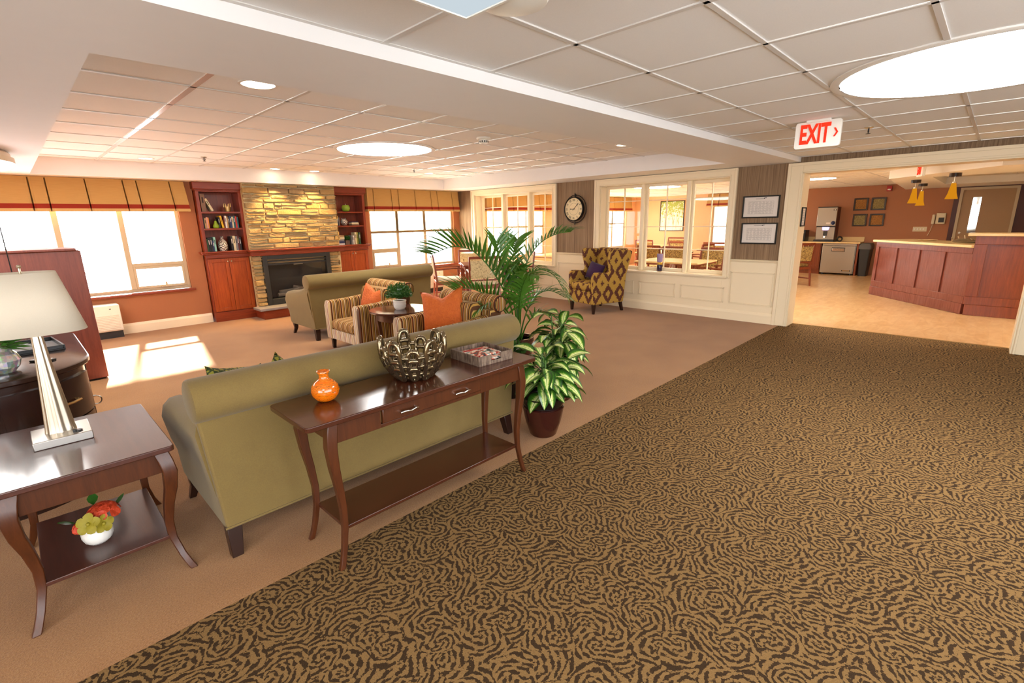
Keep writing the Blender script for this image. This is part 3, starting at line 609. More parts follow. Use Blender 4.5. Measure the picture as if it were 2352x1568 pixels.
# ================================================================== FIREPLACE WALL UNIT
rnd = random.Random(11)
def bookcase(label, x0, x1, side):
    t = thing('bookcase', label, 'bookcase', ((x0+x1)/2, 8.9, 0), 0, 'built-in bookcases beside the fireplace')
    F = 8.82; xi0, xi1 = x0+.045, x1-.045
    b = B(); b.box(x0, xi0, F, F+.32, 1.12, 2.03); b.box(xi1, x1, F, F+.32, 1.12, 2.03); b.box(xi0, xi1, F+.3, F+.32, 1.12, 2.03); b.box(x0, x1, F, F+.32, 2.03, 2.17)
    b.box(x0, x1, F+.02, F+.32, .15, 1.03); b.build('carcass', 'cherry', t, bev=.002, w=True)
    b = B(); b.box(x0-.03 if side < 0 else x0, x1+(.03 if side > 0 else 0), F-.035, F+.1, 2.065, 2.17); b.box(x0-.015 if side < 0 else x0, x1+(.015 if side > 0 else 0), F-.018, F+.1, 2.045, 2.065); b.build('crown', 'cherry_h', t, bev=.006, w=True)
    for z in (1.45, 1.705): b = B(); b.box(xi0, xi1, F+.01, F+.3, z, z+.028); b.build('shelf', 'cherry_h', t, bev=.002, w=True)
    a, c = (x0-.06, x1) if side < 0 else (x0, x1+.05)
    b = B(); b.box(a, c, F-.055, F+.3, 1.098, 1.122); b.box(a+.015 if side < 0 else a, c-(.015 if side > 0 else 0), F-.035, F+.1, 1.075, 1.098); b.box(x0, x1, F-.02, F+.1, 1.015, 1.075); b.build('ledge', 'cherry_h', t, bev=.008, seg=3, w=True)
    b = B(); b.box(x0, x1, F+.0, F+.3, 0, .15); b.build('plinth', 'cherry_h', t, bev=.002, w=True)
    m = (x0+x1)/2
    for u0, u1, kx in ((x0+.02, m-.003, m-.028), (m+.003, x1-.02, m+.028)):
        b = B(); z0, z1, s = .165, 1.005, .055
        b.box(u0, u0+s, F, F+.02, z0, z1); b.box(u1-s, u1, F, F+.02, z0, z1); b.box(u0+s, u1-s, F, F+.02, z0, z0+s); b.box(u0+s, u1-s, F, F+.02, z1-s, z1); b.box(u0+s, u1-s, F+.012, F+.019, z0+s, z1-s)
        d = b.build('door', 'cherry_door', t, bev=.003, w=True)
        b = B(); b.cyl((kx, F, .958), (kx, F-.018, .958), .005, seg=8); b.ball((kx, F-.024, .958), .014, 1, 12, 8); b.build('knob', 'nickel', d, smooth=True, w=True)
    return t
bookcase('left built-in cherry bookcase with brass frame ornament, pear and striped vase', 2.16, 2.80, -1)
bookcase('right built-in cherry bookcase holding the green apple', 4.34, 4.98, 1)

t = thing('fireplace', 'stacked ledge-stone fireplace with black insert and wooden mantel', 'fireplace', (3.55, 8.8, 0))
b = B(); b.box(2.80, 4.34, 8.72, 9.1, 1.10, 2.17); b.box(2.80, 2.94, 8.72, 9.1, .18, 1.10); b.box(4.1, 4.34, 8.72, 9.1, .18, 1.10); b.box(2.94, 4.1, 8.9, 9.1, .18, 1.1); b.build('chimney_core', 'mortar', t, w=True)
def stones(b, x0, x1, z0, z1, depth=8.70):
    z = z0
    while z < z1-.02:
        h = rnd.choice((.05, .06, .075, .09, .105)); h = min(h, z1-z)
        if z1-(z+h) < .03: h = z1-z
        x = x0-rnd.uniform(.0, .015)
        while x < x1:
            w_ = rnd.uniform(.12, .42)
            if x+w_ > x1-.07: w_ = x1-x+rnd.uniform(-.012, .014)
            parts = [(z, h)] if h < .07 or rnd.random() < .6 else [(z, h/2), (z+h/2, h/2)]
            for zz, hh in parts:
                y = depth-rnd.uniform(.0, .035); g = .013
                n = 5; ring_t = []; ring_b = []
                bot = []; top = []
                for i in range(n+1):
                    f = i/n; xx = x+g/2+(w_-g)*f
                    e = .006 if i in (0, n) else 0
                    bot.append((xx, zz+g/2+e+rnd.uniform(-.003, .005))); top.append((xx, zz+hh-g/2-e+rnd.uniform(-.006, .003)))
                pr = bot+top[::-1]; cx = sum(p[0] for p in pr)/len(pr); cz = sum(p[1] for p in pr)/len(pr)
                r0 = [(p[0], 8.74, p[1]) for p in pr]; r1 = [(p[0], y+.012+rnd.uniform(-.004, .004), p[1]) for p in pr]
                r2 = [(cx+(p[0]-cx)*.93, y+rnd.uniform(-.006, .006), cz+(p[1]-cz)*.8) for p in pr]
                b.loft([r0, r1, r2])
            x += w_
        z += h
b = B(); stones(b, 2.80, 4.33, 1.125, 2.165); stones(b, 2.79, 2.935, .185, 1.02, 8.69); stones(b, 4.105, 4.29, .185, 1.02, 8.69)
b.build('ledge_stone_facing', 'stone', t, smooth=False, w=True)
b = B(); b.box(2.74, 4.40, 8.60, 8.72, 1.098, 1.122); b.box(2.755, 4.385, 8.62, 8.72, 1.078, 1.098); b.box(2.77, 4.37, 8.64, 8.72, 1.02, 1.078); b.build('mantel', 'cherry_h', t, bev=.007, seg=3, w=True)
b = B(); b.box(2.70, 4.42, 8.37, 8.70, .145, .185); b.build('hearth_slab', 'hearth_stone', t, bev=.006, w=True)
b = B(); b.box(2.765, 4.36, 8.41, 8.80, 0, .145); b.build('hearth_base', 'cherry_h', t, bev=.003, w=True)
fr = B(); F = 8.655; x0, x1, z0, z1 = 2.935, 4.105, .187, 1.02
fr.box(x0, x0+.075, F, 8.74, z0, z1); fr.box(x1-.075, x1, F, 8.74, z0, z1); fr.box(x0+.075, x1-.075, F, 8.74, z1-.07, z1); fr.box(x0+.075, x1-.075, F, 8.74, z0, z0+.10)
fr.box(x0+.075, x1-.075, F+.03, 8.74, .85, .88); fr.box(x0+.075, x1-.075, F+.02, 8.74, .905, .93)
fr = fr.build('insert_frame', 'fire_frame', t, bev=.004, w=True)
b = B(); b.box(3.44, 3.60, F+.012, F+.03, .842, .852); b.build('latch', 'nickel', fr, w=True)
b = B(); b.box(x0+.07, x1-.07, 8.88, 8.89, .28, .86); b.box(x0+.07, x1-.07, 8.70, 8.89, .27, .285); b.box(x0+.065, x0+.075, 8.70, 8.89, .28, .86); b.box(x1-.075, x1-.065, 8.70, 8.89, .28, .86); b.build('firebox', 'firebox', t, w=True)
for i, (a, c, z) in enumerate((((3.15, 8.78, .33), (3.9, 8.80, .35), .04), ((3.2, 8.84, .37), (3.7, 8.76, .42), .033), ((3.75, 8.76, .36), (3.45, 8.84, .45), .03))):
    b = B(); b.cyl(a, c, z, z*.8, 12); b.build('fire_log', 'ash', t, smooth=True, w=True)
b = B(); b.box(x0+.075, x1-.075, F+.035, F+.039, .285, .85); b.build('glass_panel', 'window_glass', t, w=True)

# ---- books and ornaments on the shelves
BK = {}
def book(label, x, y, z, wd, dp, ht, col, lean=0, flatlay=False, grp=None):
    mn = 'book_'+col
    if mn not in M: flat(mn, BKC[col], .55)
    t = thing('book', label, 'book', (x, y, z), 0, grp)
    t.rotation_euler = (0, lean, 0)
    b = B(); c = .0025
    if flatlay:
        b.box(0, wd, 0, dp, 0, c); b.box(0, wd, 0, dp, ht-c, ht); b.box(0, c, 0, dp, c, ht-c) ; b.box(c, wd, 0, c, c, ht-c)
    else:
        b.box(0, c, 0, dp, 0, ht); b.box(wd-c, wd, 0, dp, 0, ht); b.box(c, wd-c, 0, c, 0, ht)
    b.build('cover', mn, t)
    b = B()
    if flatlay: b.box(c, wd-.004, c, dp-.004, c, ht-c)
    else: b.box(c, wd-c, c, dp-.004, .004, ht-.004)
    b.build('page_block', 'paper', t)
    if not flatlay and wd > .02:
        b = B(); b.box(wd*.35, wd*.65, -.0006, .0004, ht*.5, ht*.82); b.build('spine_title', 'paper' if col in ('black', 'navy', 'maroon', 'green', 'teal') else 'dark_ink', t)
    return t
BKC = dict(black='#17161a', navy='#26335f', teal='#1c5a63', green='#2f5a34', cream='#d9cba3', white='#e6e1d6', yellow='#e8b61a', orange='#d8872a', maroon='#5a1a1c', pink='#d89a8e', red='#c9352b', grey='#7b7a7c', aqua='#8fc3b4', tan='#b3905e', olive='#8a8a2c', purple='#5c4a86', brown='#80604a')
ORD = ['first', 'second', 'third', 'fourth', 'fifth', 'sixth', 'seventh', 'eighth', 'ninth', 'tenth', 'eleventh', 'twelfth', 'thirteenth', 'fourteenth', 'fifteenth', 'sixteenth']
def row(x, z, items, shelf, grp, start=0, y=8.85):
    for k, it in enumerate(items):
        if it is None: x += .0; continue
        col, wd, ht = it[:3]; lean = it[3] if len(it) > 3 else 0
        cnm = {'grey': 'grey', 'black': 'black'}.get(col, col)
        if lean: x += abs(math.sin(lean))*ht*(1 if lean < 0 else 0)
        book(f'{cnm} upright book, {ORD[start+k]} from the left on the {shelf}', x, y, z+(.001 if not lean else .002), wd, .15, ht, col, lean, grp=grp)
        x += wd+.0015+(abs(math.sin(lean))*ht*.0 if lean else 0)
    return x
S1, S2, S3 = 1.733, 1.478, 1.122
g1 = 'books in the left bookcase'
book('tall tooled-leather brown book at the left end of the top shelf of the left bookcase', 2.222, 8.85, S1+.001, .062, .16, .262, 'brown', grp=g1)
o = book('pale cream book leaning beside the tall brown book', 2.36, 8.86, S1+.005, .032, .15, .20, 'cream', -.42, grp=g1)
x = row(2.215, S2, [('black', .014, .165), ('tan', .026, .155), ('pink', .02, .17), ('orange', .014, .165)], 'middle shelf of the left bookcase', g1)
x = row(2.425, S2, [('black', .022, .17), ('yellow', .026, .19, -.13), ('maroon', .018, .185), ('white', .024, .19), ('tan', .018, .18), ('black', .022, .175), ('navy', .03, .185), ('cream', .022, .175), ('teal', .026, .185), ('red', .022, .18), ('teal', .02, .17)], 'middle shelf of the left bookcase', g1, 4)
x = row(2.215, S3, [('green', .016, .20), ('black', .03, .215), ('black', .026, .215), ('navy', .022, .165), ('aqua', .026, .22)], 'bottom shelf of the left bookcase', g1)
x = row(2.56, S3, [('black', .03, .225), ('cream', .036, .23), ('grey', .03, .225), ('maroon', .022, .23), ('black', .028, .21)], 'bottom shelf of the left bookcase', g1, 5)
g2 = 'books in the right bookcase'
row(4.392, S2, [('white', .02, .165), ('black', .022, .16), ('grey', .018, .15)], 'middle shelf of the right bookcase', g2)
for k, (c, h) in enumerate((('brown', .022), ('cream', .03), ('navy', .016))): book(f'{c} book lying flat, {ORD[k]} from the bottom beside the lattice ball', 4.70, 8.85, S2+.001+sum((.022, .03, .016)[:k]), .15-.01*k, .13, h, c, flatlay=True, grp=g2)
hh = (.03, .04, .032, .045, .03)
for k, (c, h) in enumerate(zip(('white', 'navy', 'grey', 'cream', 'tan'), hh)): book(f'{c} book lying flat, {ORD[k]} from the bottom of the tall stack in the right bookcase', 4.388, 8.85, S3+.001+sum(hh[:k]), .13-.004*(k % 3), .15, h-.001, c, flatlay=True, grp=g2)
row(4.665, S3, [('grey', .03, .17), ('white', .022, .165), ('brown', .016, .15), ('cream', .034, .225), ('olive', .03, .225), ('black', .016, .2), ('green', .03, .22)], 'bottom shelf of the right bookcase', g2)
t = thing('pear_ornament', 'glossy green ceramic pear between the books of the left bookcase', 'ornament', (2.385, 8.86, S2))
b = B(); b.lathe([(.001, 0), (.035, .003), (.045, .02), (.042, .045), (.026, .075), (.019, .1), (.012, .115), (.001, .119)], 28); b.build('body', 'pear', t, smooth=True)
b = B(); b.tube([(0, 0, .117), (.004, 0, .14)], .003, 6); b.build('stem', 'stem_green', t)
t = thing('apple_ornament', 'bright green ceramic apple on the top shelf of the right bookcase', 'ornament', (4.64, 8.92, S1))
b = B(); b.lathe([(.001, .004), (.03, .0), (.06, .015), (.078, .055), (.076, .09), (.055, .118), (.03, .122), (.012, .112), (.001, .106)], 32); b.build('body', 'green_ceramic', t, smooth=True)
b = B(); b.tube([(0, 0, .106), (.003, 0, .145)], [.005, .003], 6); b.build('stem', 'nickel', t)
t = thing('crown_basket', 'small gold crown-shaped metal holder on the top left shelf', 'ornament', (2.60, 8.90, S1))
b = B(); b.lathe([(.038, 0), (.042, .004), (.05, .08), (.046, .08), (.036, .006)], 24)
for k in range(8):
    a = k*R(45); b.tube([(.048*math.cos(a), .048*math.sin(a), .07), (.052*math.cos(a), .052*math.sin(a), .115+.015*(k % 2))], [.009, .004], 6)
b.build('holder', 'gold_metal', t, smooth=True)
t = thing('striped_vase', 'dark vase with white woven stripes on the bottom shelf of the left bookcase', 'vase', (2.46, 8.94, S3))
b = B(); b.lathe([(.001, 0), (.05, 0), (.066, .04), (.07, .09), (.06, .14), (.03, .175), (.02, .19), (.024, .225), (.018, .228), (.001, .22)], 32); b.build('body', 'lattice', t, smooth=True)
t = thing('lattice_ball', 'dark ornament with white lattice on the middle shelf of the right bookcase', 'ornament', (4.585, 8.93, S2))
b = B(); b.ball((0, 0, .066), .065, 1, 28, 16); b.build('body', 'lattice', t, smooth=True)
for sx in (-.035, .035): b = B(); b.cyl((sx, 0, .118), (sx*1.1, 0, .136), .008, .003, 8); b.build('ear', 'white_ceramic', t)

def clump(b, c, r, n, ln, wd, rg, zmin=-.1):
    for i in range(n):
        th = rg.uniform(0, 2*math.pi); ph = math.acos(rg.uniform(zmin, 1)); d = Vector((math.sin(ph)*math.cos(th), math.sin(ph)*math.sin(th), math.cos(ph)))
        p = Vector(c)+d*r*rg.uniform(.35, .9); e = p+(d+Vector((rg.uniform(-.5, .5), rg.uniform(-.5, .5), rg.uniform(-.2, .5)))).normalized()*ln*rg.uniform(.7, 1.2)
        s = (e-p).cross(Vector((rg.uniform(-1, 1), rg.uniform(-1, 1), rg.uniform(-1, 1)))).normalized()*wd; m = (p+e)/2
        v = [b.bm.verts.new(q) for q in (p, m+s, e, m-s)]; b.face(v)
def boxwood(label, loc, r, pot, s=1):
    t = thing('potted_boxwood', label, 'potted plant', loc); rg = random.Random(int(loc[0]*100))
    if pot == 'white':
        b = B(); b.lathe([(.001, 0), (.042*s, 0), (.046*s, .006), (.055*s, .02), (.06*s, .085), (.064*s, .088), (.064*s, .1), (.056*s, .1), (.054*s, .08), (.001, .08)], 32)
        for z in (.03, .045, .06): b.torus((0, 0, z), (0, 0, 1), (.056+.004*z/.06)*s, .0025, 32, 6)
        b.build('pot', 'white_ceramic', t, smooth=True); h = .1
    else:
        b = B(); b.box(-.04, .04, -.04, .04, 0, .08); b.build('pot', 'tray_paper', t, bev=.003); h = .08
    b = B(); b.lathe([(.001, h-.012), (.045*s, h-.012), (.045*s, h-.008), (.001, h-.006)], 16); b.build('soil', 'soil', t)
    b = B(); b.ball((0, 0, h+r*.45), r*.5, .7, 10, 8); clump(b, (0, 0, h+r*.28), r*.9, 1300 if s >= 1 and r > .09 else 500, .032, .0055, rg); b.build('foliage', 'leaf_dark', t)
boxwood('small leafy plant in a square pot between books in the right bookcase', (4.59, 8.91, S3), .068, 'sq', .8)

# ================================================================== VALANCES AND SHADES
def valance(label, x0, x1, pleats, yb, rot=0, loc=None, zt=2.168, zb=1.735, name='valance'):
    t = thing(name, label, 'valance', loc or ((x0+x1)/2, yb, zb), rot, 'pleated gold window valances')
    if loc is None: t['wloc'] = ((x0+x1)/2, yb, zb)
    cx = (x0+x1)/2
    P = [(x0, .0), (x0, -.09)]; x = x0
    for p in pleats: P += [(p-.03, -.088), (p-.008, -.094), (p-.002, -.035), (p+.002, -.035), (p+.008, -.094), (p+.03, -.088)]
    P += [(x1, -.09), (x1, 0)]
    def strip(za, zb_, nm, mt, k=0):
        b = B(); zs = [za+(zb_-za)*i/4 for i in range(5)]
        def pt(q, z):
            f = (zt-z)/(zt-zb); y = q[1]*(1+.45*f)-(k if q[1] < -.01 else 0); xx = cx+(q[0]-cx)*(1+.02*f)
            return (xx-cx, y+.004*math.sin(q[0]*21)*f, z-zb)
        V = [[b.bm.verts.new(pt(q, z)) for q in P] for z in zs]
        for A, C_ in zip(V, V[1:]):
            for i in range(len(P)-1): b.face([A[i], A[i+1], C_[i+1], C_[i]])
        o = b.build(nm, mt, t); q = o.modifiers.new('solid', 'SOLIDIFY'); q.thickness = .004; return o
    strip(zt, zb+.095, 'panel', 'valance_gold'); strip(zb+.097, zb+.04, 'red_band', 'valance_red', .002); strip(zb+.042, zb, 'hem', 'valance_hem')
    b = B(); b.box(x0-cx, x1-cx, -.085, 0, zt-zb-.012, zt-zb); b.build('mounting_board', 'valance_hem', t)
    return t
valance('long pleated gold valance with red band over the left window', -1.0, 2.03, (-.75, -.35, .347, .505, .897, 1.3, 1.454, 1.847), 8.925)
valance('pleated gold valance with red band over the window beside the clock wall', 5.06, 7.32, (5.194, 5.594, 5.757, 6.159, 6.561, 6.735, 7.133), 8.925)
valance('gold valance in the dining room seen through the left interior window', 8.2, 10.6, (8.5, 8.9, 9.1, 9.6, 10.1, 10.4), 8.925)
valance('gold valance in the dining room next to the far corner', 11.5, 14.75, (12.0, 12.5, 13.1, 13.7, 14.2), 8.925)
valance('gold valance on the dining room end wall right of the tree picture', -.95, .95, (-.6, -.2, .25, .6), 0, R(-90), (FX-.005, 5.48, 1.8), 2.168, 1.8)
t = thing('roller_shade', 'translucent roller shade lowered halfway over the window beside the clock wall', 'window shade', (6.18, 8.975, 1.32), 0, 'roller shades')
b = B(); b.box(-1.05, 1.05, 0, .002, .03, .74); b.build('cloth', 'roller_shade', t)
b = B(); b.box(-1.05, 1.05, -.012, .01, -.012, .034); b.build('bottom_rail', 'shade_rail', t, bev=.003)
for lb, c, hw in (('roller shade lowered halfway in the dining room window behind the left interior window', 9.375, 1.03), ('roller shade lowered halfway in the dining room window by the far corner', 13.1, 1.45)):
    t = thing('roller_shade', lb, 'window shade', (c, 8.975, 1.34), 0, 'roller shades')
    b = B(); b.box(-hw, hw, 0, .002, .03, .72); b.build('cloth', 'roller_shade', t)
    b = B(); b.box(-hw, hw, -.012, .01, -.01, .034); b.build('bottom_rail', 'shade_rail', t, bev=.003)
t = thing('roller_shade', 'tan roller shade on the dining room end wall window', 'window shade', (FX+.04, 5.46, 1.22), R(-90), 'roller shades')
b = B(); b.box(-.8, .8, 0, .002, .02, .84); b.build('cloth', 'roller_shade', t); b = B(); b.box(-.8, .8, -.006, .01, 0, .02); b.build('bottom_rail', 'tan_frame', t)

# wall air units under the windows
def ptac(label, x0, x1):
    t = thing('wall_air_unit', label, 'air conditioner', ((x0+x1)/2, YF-.13, 0), 0, 'cream wall air units')
    hw = (x1-x0)/2
    b = B(); b.box(-hw, hw, -.11, .125, .1, .47); b.build('housing', 'ptac', t, bev=.015, seg=3)
    b = B(); b.box(-hw+.01, hw-.01, -.07, .12, 0, .1); b.build('base', 'dark_plastic', t)
    b = B()
    for k in range(10): z = .12+.022*k; b.poly([(-.11, z), (-.122, z+.004), (-.122, z+.012), (-.11, z+.014)], 'x', -hw+.03, hw-.03)
    b.build('louvre', 'ptac', t)
    b = B(); b.box(hw-.12, hw-.1, -.113, -.108, .41, .42); b.build('control', 'black_plastic', t)
ptac('cream louvred wall air unit under the left window', .05, .965)
ptac('cream louvred wall air unit behind the window table and far sofa', 5.65, 6.7)

# ================================================================== SOFAS
def rrect(x0, x1, y0, y1, r, n=4):
    P = []
    for cx, cy, a in ((x1-r, y1-r, 0), (x0+r, y1-r, 90), (x0+r, y0+r, 180), (x1-r, y0+r, 270)):
        for k in range(n+1): q = R(a+90*k/n); P.append((cx+r*math.cos(q), cy+r*math.sin(q)))
    return P
def cushion(b, x0, x1, y0, y1, z0, z1, puff=.02):
    rs = []; n = 8
    for i in range(n+1):
        f = i/n; z = z0+(z1-z0)*f; ins = .03*(1-math.sin(math.pi*f)**.5)
        rs.append([(p[0], p[1], z) for p in rrect(x0+ins, x1-ins, y0+ins, y1-ins, .035)])
    for k in (.35, .7): rs.append([((p[0]-(x0+x1)/2)*(1-k)+(x0+x1)/2, (p[1]-(y0+y1)/2)*(1-k)+(y0+y1)/2, z1+puff*k) for p in rrect(x0+.03, x1-.03, y0+.03, y1-.03, .035)])
    b.loft(rs)
def sofa(label, loc, rz, W=.935):
    t = thing('sofa', label, 'sofa', loc, rz, 'olive sofas')
    fl = lambda z: .045*min(1, max(0, (z-.2)/.55))
    # rear panel
    pr = [(.40, .15), (.402, .4), (.405, .705), (.30, .705), (.24, .5), (.22, .16)]
    b = B(); b.loft([[(-(W+fl(z)), y, z) for y, z in pr], [(W+fl(z), y, z) for y, z in pr]]); b.build('back_panel', 'olive', t, bev=.012, seg=3)
    # rolled top
    pr = []
    for k in range(20):
        a = 2*math.pi*k/20; pr.append((.36+.105*math.cos(a), .775+.098*math.sin(a)))
    b = B(); rr_ = []
    for x, s in ((-(W+.05), .86), (-(W+.046), .95), (-(W+.035), 1), (W+.035, 1), (W+.046, .95), (W+.05, .86)): rr_.append([(x, .36+(y-.36)*s, .775+(z-.775)*s) for y, z in pr])
    b.loft(rr_); b.build('back_roll', 'olive', t, smooth=True)
    b = B(); b.tube([(-(W+.03), .404, .70), (W+.03, .404, .70)], .006, 6); b.tube([(-W-.005, .402, .155), (W+.005, .402, .155)], .006, 6); b.build('piping', 'olive', t, smooth=True)
    b = B(); b.box(-W, W, -.38, .23, .15, .30); b.build('seat_base', 'olive', t, bev=.015, seg=3)
    for s in (-1, 1):
        rs = []
        for y, h, k in ((.37, .72, 1), (.25, .71, 1), (.1, .67, 1), (-.1, .64, 1), (-.3, .62, 1), (-.38, .61, .98), (-.41, .60, .9), (-.42, .59, .78)):
            g = [(.83, .15), (.835, .4), (.845, h-.06), (.86, h-.015), (.885, h), (.935, h-.006), (.97, h-.04), (.985, h-.1), (.965, h*.62), (.945, .3), (.935, .15)]
            cx, cz = .885, .38
            rs.append([(s*(cx+(x-cx)*k), y, max(.15, cz+(z-cz)*k)) for x, z in g])
        b = B(); b.loft(rs); b.build('arm', 'olive', t, smooth=True, ang=60)
    for x0, x1 in ((-.79, -.005), (.005, .79)):
        b = B(); cushion(b, x0, x1, -.41, .12, .30, .42); b.build('seat_cushion', 'olive', t, smooth=True)
        b = B(); cushion(b, x0, x1, .06, .26, .40, .74, .0); b.build('back_cushion', 'olive', t, smooth=True)
    for s in (-1, 1):
        b = B(); b.sweep([(s*.90, .355, .155), (s*.905, .37, .08), (s*.91, .385, 0)], [.065, .058, .048]); b.build('leg', 'dark_leg', t, bev=.003)
        b = B(); b.sweep([(s*.90, -.34, .155), (s*.90, -.335, .08), (s*.92, -.355, 0)], [.06, .045, .034]); b.build('leg', 'dark_leg', t, bev=.003)
    return t
sf = sofa('olive green rolled-back sofa behind the console table, seen from the rear', (1.405, 2.72, 0), R(180))
dup(sf, 'olive green rolled-back sofa facing the stone fireplace', (3.60, 6.66, 0), R(180), 'olive sofas')

def pillow_mesh(b, w, h, t, n=12, pinch=.09):
    for sgn in (1, -1):
        V = []
        for i in range(n+1):
            rw = []
            for j in range(n+1):
                u, v = -1+2*i/n, -1+2*j/n
                e = (1-u**2)*(1-v**2); d = t/2*(max(0, e)**.4)
                ed = 1-pinch*(1-abs(u)**4 if abs(v) > .5 else 0)*abs(v)**3; ed2 = 1-pinch*(1-abs(v)**4 if abs(u) > .5 else 0)*abs(u)**3
                rw.append(b.bm.verts.new((u*w/2*ed2, sgn*d, v*h/2*ed)))
            V.append(rw)
        for i in range(n):
            for j in range(n): b.face([V[i][j], V[i+1][j], V[i+1][j+1], V[i][j+1]])
    bmesh.ops.remove_doubles(b.bm, verts=b.bm.verts, dist=.0004)
def pillow(label, loc, rot, w, h, t, mat, crease=False, grp=None):
    o = thing('throw_pillow', label, 'pillow', loc, 0, grp); o.rotation_euler = rot
    b = B(); pillow_mesh(b, w, h, t, 16)
    if crease:
        for v in b.bm.verts:
            if v.co.z > 0: g_ = max(0, 1-abs(v.co.x)/(w*.34))*max(0, v.co.z/(h/2)); v.co.z -= .2*h*g_; v.co.y += .045*g_*(1-v.co.z/(h/2))
        b.xf(Matrix.Identity(4))
    b.build('cover', mat, o, smooth=True, ang=180)
    b = B(); b.tube([(-w/2, 0, -h/2), (w/2, 0, -h/2)], .004, 6); b.build('piping', mat, o)
    return o
pillow('green scroll-patterned pillow peeking over the left end of the near sofa back', (.675, 2.62, .64), (R(-8), R(14), R(30)), .36, .38, .11, 'pillow_scroll', grp='green scroll pillows on the near sofa')
pillow('green scroll-patterned pillow whose tip shows above the middle of the near sofa back', (.98, 2.82, .55), (R(-12), R(42), R(-4)), .36, .36, .11, 'pillow_scroll', grp='green scroll pillows on the near sofa')
pillow('lime green pillow on the left end of the far sofa', (2.93, 6.72, .62), (R(-16), R(8), R(12)), .36, .36, .12, 'lime_cloth')

# ================================================================== STRIPED ARMCHAIRS
def armchair(label, loc, rz):
    t = thing('armchair', label, 'armchair', loc, rz, 'striped armchairs')
    W, A = .40, .11
    b = B(); b.box(-W+A-.01, W-A+.01, -.35, .25, .13, .25); b.build('seat_rail', 'stripe_x_lit', t, bev=.01)
    b = B(); cushion(b, -W+A+.004, W-A-.004, -.36, .18, .25, .375, .025); b.build('seat_cushion', 'stripe_x', t, smooth=True)
    for s in (-1, 1):
        def prof(h, k=1, sh=0):
            g = [(W-A, .13), (W-A, h-.035), (W-A+.012, h-.01), (W-A+.035, h), (W-.03, h), (W-.008, h-.012), (W+.004, h-.04), (W, .13)]
            cx, cz = W-A/2, h/2+.07; return [(s*(cx+(x-cx)*k), max(.13, cz+(z-cz)*k)) for x, z in g]
        b = B(); rs = []
        for y, h in ((.30, .64), (.1, .62), (-.1, .605), (-.34, .60)): rs.append([(x, y, z) for x, z in prof(h)])
        b.loft(rs); b.build('arm', 'stripe_y', t, smooth=True)
        b = B(); b.loft([[(x, -.335, z) for x, z in prof(.60)], [(x, -.352, z) for x, z in prof(.60)], [(x, -.362, z) for x, z in prof(.60, .9)]]); b.build('arm_front', 'stripe_x_lit', t, smooth=True, ang=50)
    fl = lambda z: .03*max(0, (z-.5)/.3)
    pr = [(.33, .13), (.35, .5), (.365, .68), (.20, .68), (.16, .4), (.18, .13)]
    b = B(); b.loft([[(-(W-.01+fl(z)), y, z) for y, z in pr], [(W-.01+fl(z), y, z) for y, z in pr]]); b.build('back', 'stripe_x', t, bev=.012, seg=3)
    b = B(); rs = []
    for x, s in ((-W-.03, .82), (-W-.025, .95), (-W-.012, 1), (W+.012, 1), (W+.025, .95), (W+.03, .82)):
        rs.append([(x, .325+.085*s*math.cos(2*math.pi*k/18), .725+.085*s*math.sin(2*math.pi*k/18)) for k in range(18)])
    b.loft(rs); b.build('back_roll', 'stripe_x', t, smooth=True)
    for s in (-1, 1): b = B(); b.lathe([(.001, 0), (.066, 0), (.07, .002), (.06, .007), (.001, .008)], 24); b.xf(Matrix.Rotation(R(90)*s, 4, 'Y')); b.xf(Matrix.Translation((s*(W+.028), .325, .725))); b.build('roll_end', 'stripe_y', t, smooth=True)
    b = B(); cushion(b, -W+A, W-A, .06, .24, .36, .74, 0); b.build('back_cushion', 'stripe_x', t, smooth=True)
    for s in (-1, 1):
        for y in (-.31, .28):
            b = B(); b.sweep([(s*.345, y, .135), (s*.345, y-.003, 0)], [.05, .034]); b.build('leg', 'dark_leg', t, bev=.002)
    return t
ac = armchair('striped armchair with an orange pillow beyond the round table', (2.97, 5.40, 0), R(-90))
dup(ac, 'striped armchair with an orange pillow between the round table and the near sofa', (2.90, 3.75, 0), R(-90), 'striped armchairs')
pillow('orange pillow on the striped armchair beyond the round table', (3.02, 5.33, .605), (R(-14), R(10), R(-72)), .36, .36, .14, 'orange_cloth', True, grp='orange pillows on the striped armchairs')
pillow('large orange pillow on the nearer striped armchair, touched by palm leaves', (2.90, 3.80, .66), (R(-14), R(-8), R(-58)), .46, .42, .16, 'orange_cloth', True, grp='orange pillows on the striped armchairs')

# round side table
t = thing('round_side_table', 'small round wooden table between the striped armchairs', 'side table', (2.93, 4.62, 0))
b = B(); b.lathe([(.001, .555), (.325, .555), (.335, .562), (.335, .572), (.328, .58), (.001, .58)], 64); b.build('table_top', 'table_wood', t, smooth=True)
b = B(); b.lathe([(.25, .47), (.25, .555), (.235, .555), (.235, .47)], 48, cap=False); b.build('apron', 'table_leg', t, smooth=True)
for k in range(4):
    a = R(45+90*k); c, s = math.cos(a), math.sin(a)
    b = B(); b.sweep([(c*.235, s*.235, .555), (c*.25, s*.25, .45), (c*.235, s*.235, .3), (c*.225, s*.225, .15), (c*.25, s*.25, 0)], [.045, .045, .034, .028, .026]); b.build('leg', 'table_leg', t, bev=.003, smooth=True)
boxwood('small boxwood ball in a white ribbed pot on the round table', (2.92, 4.60, .58), .165, 'white', 1.15)

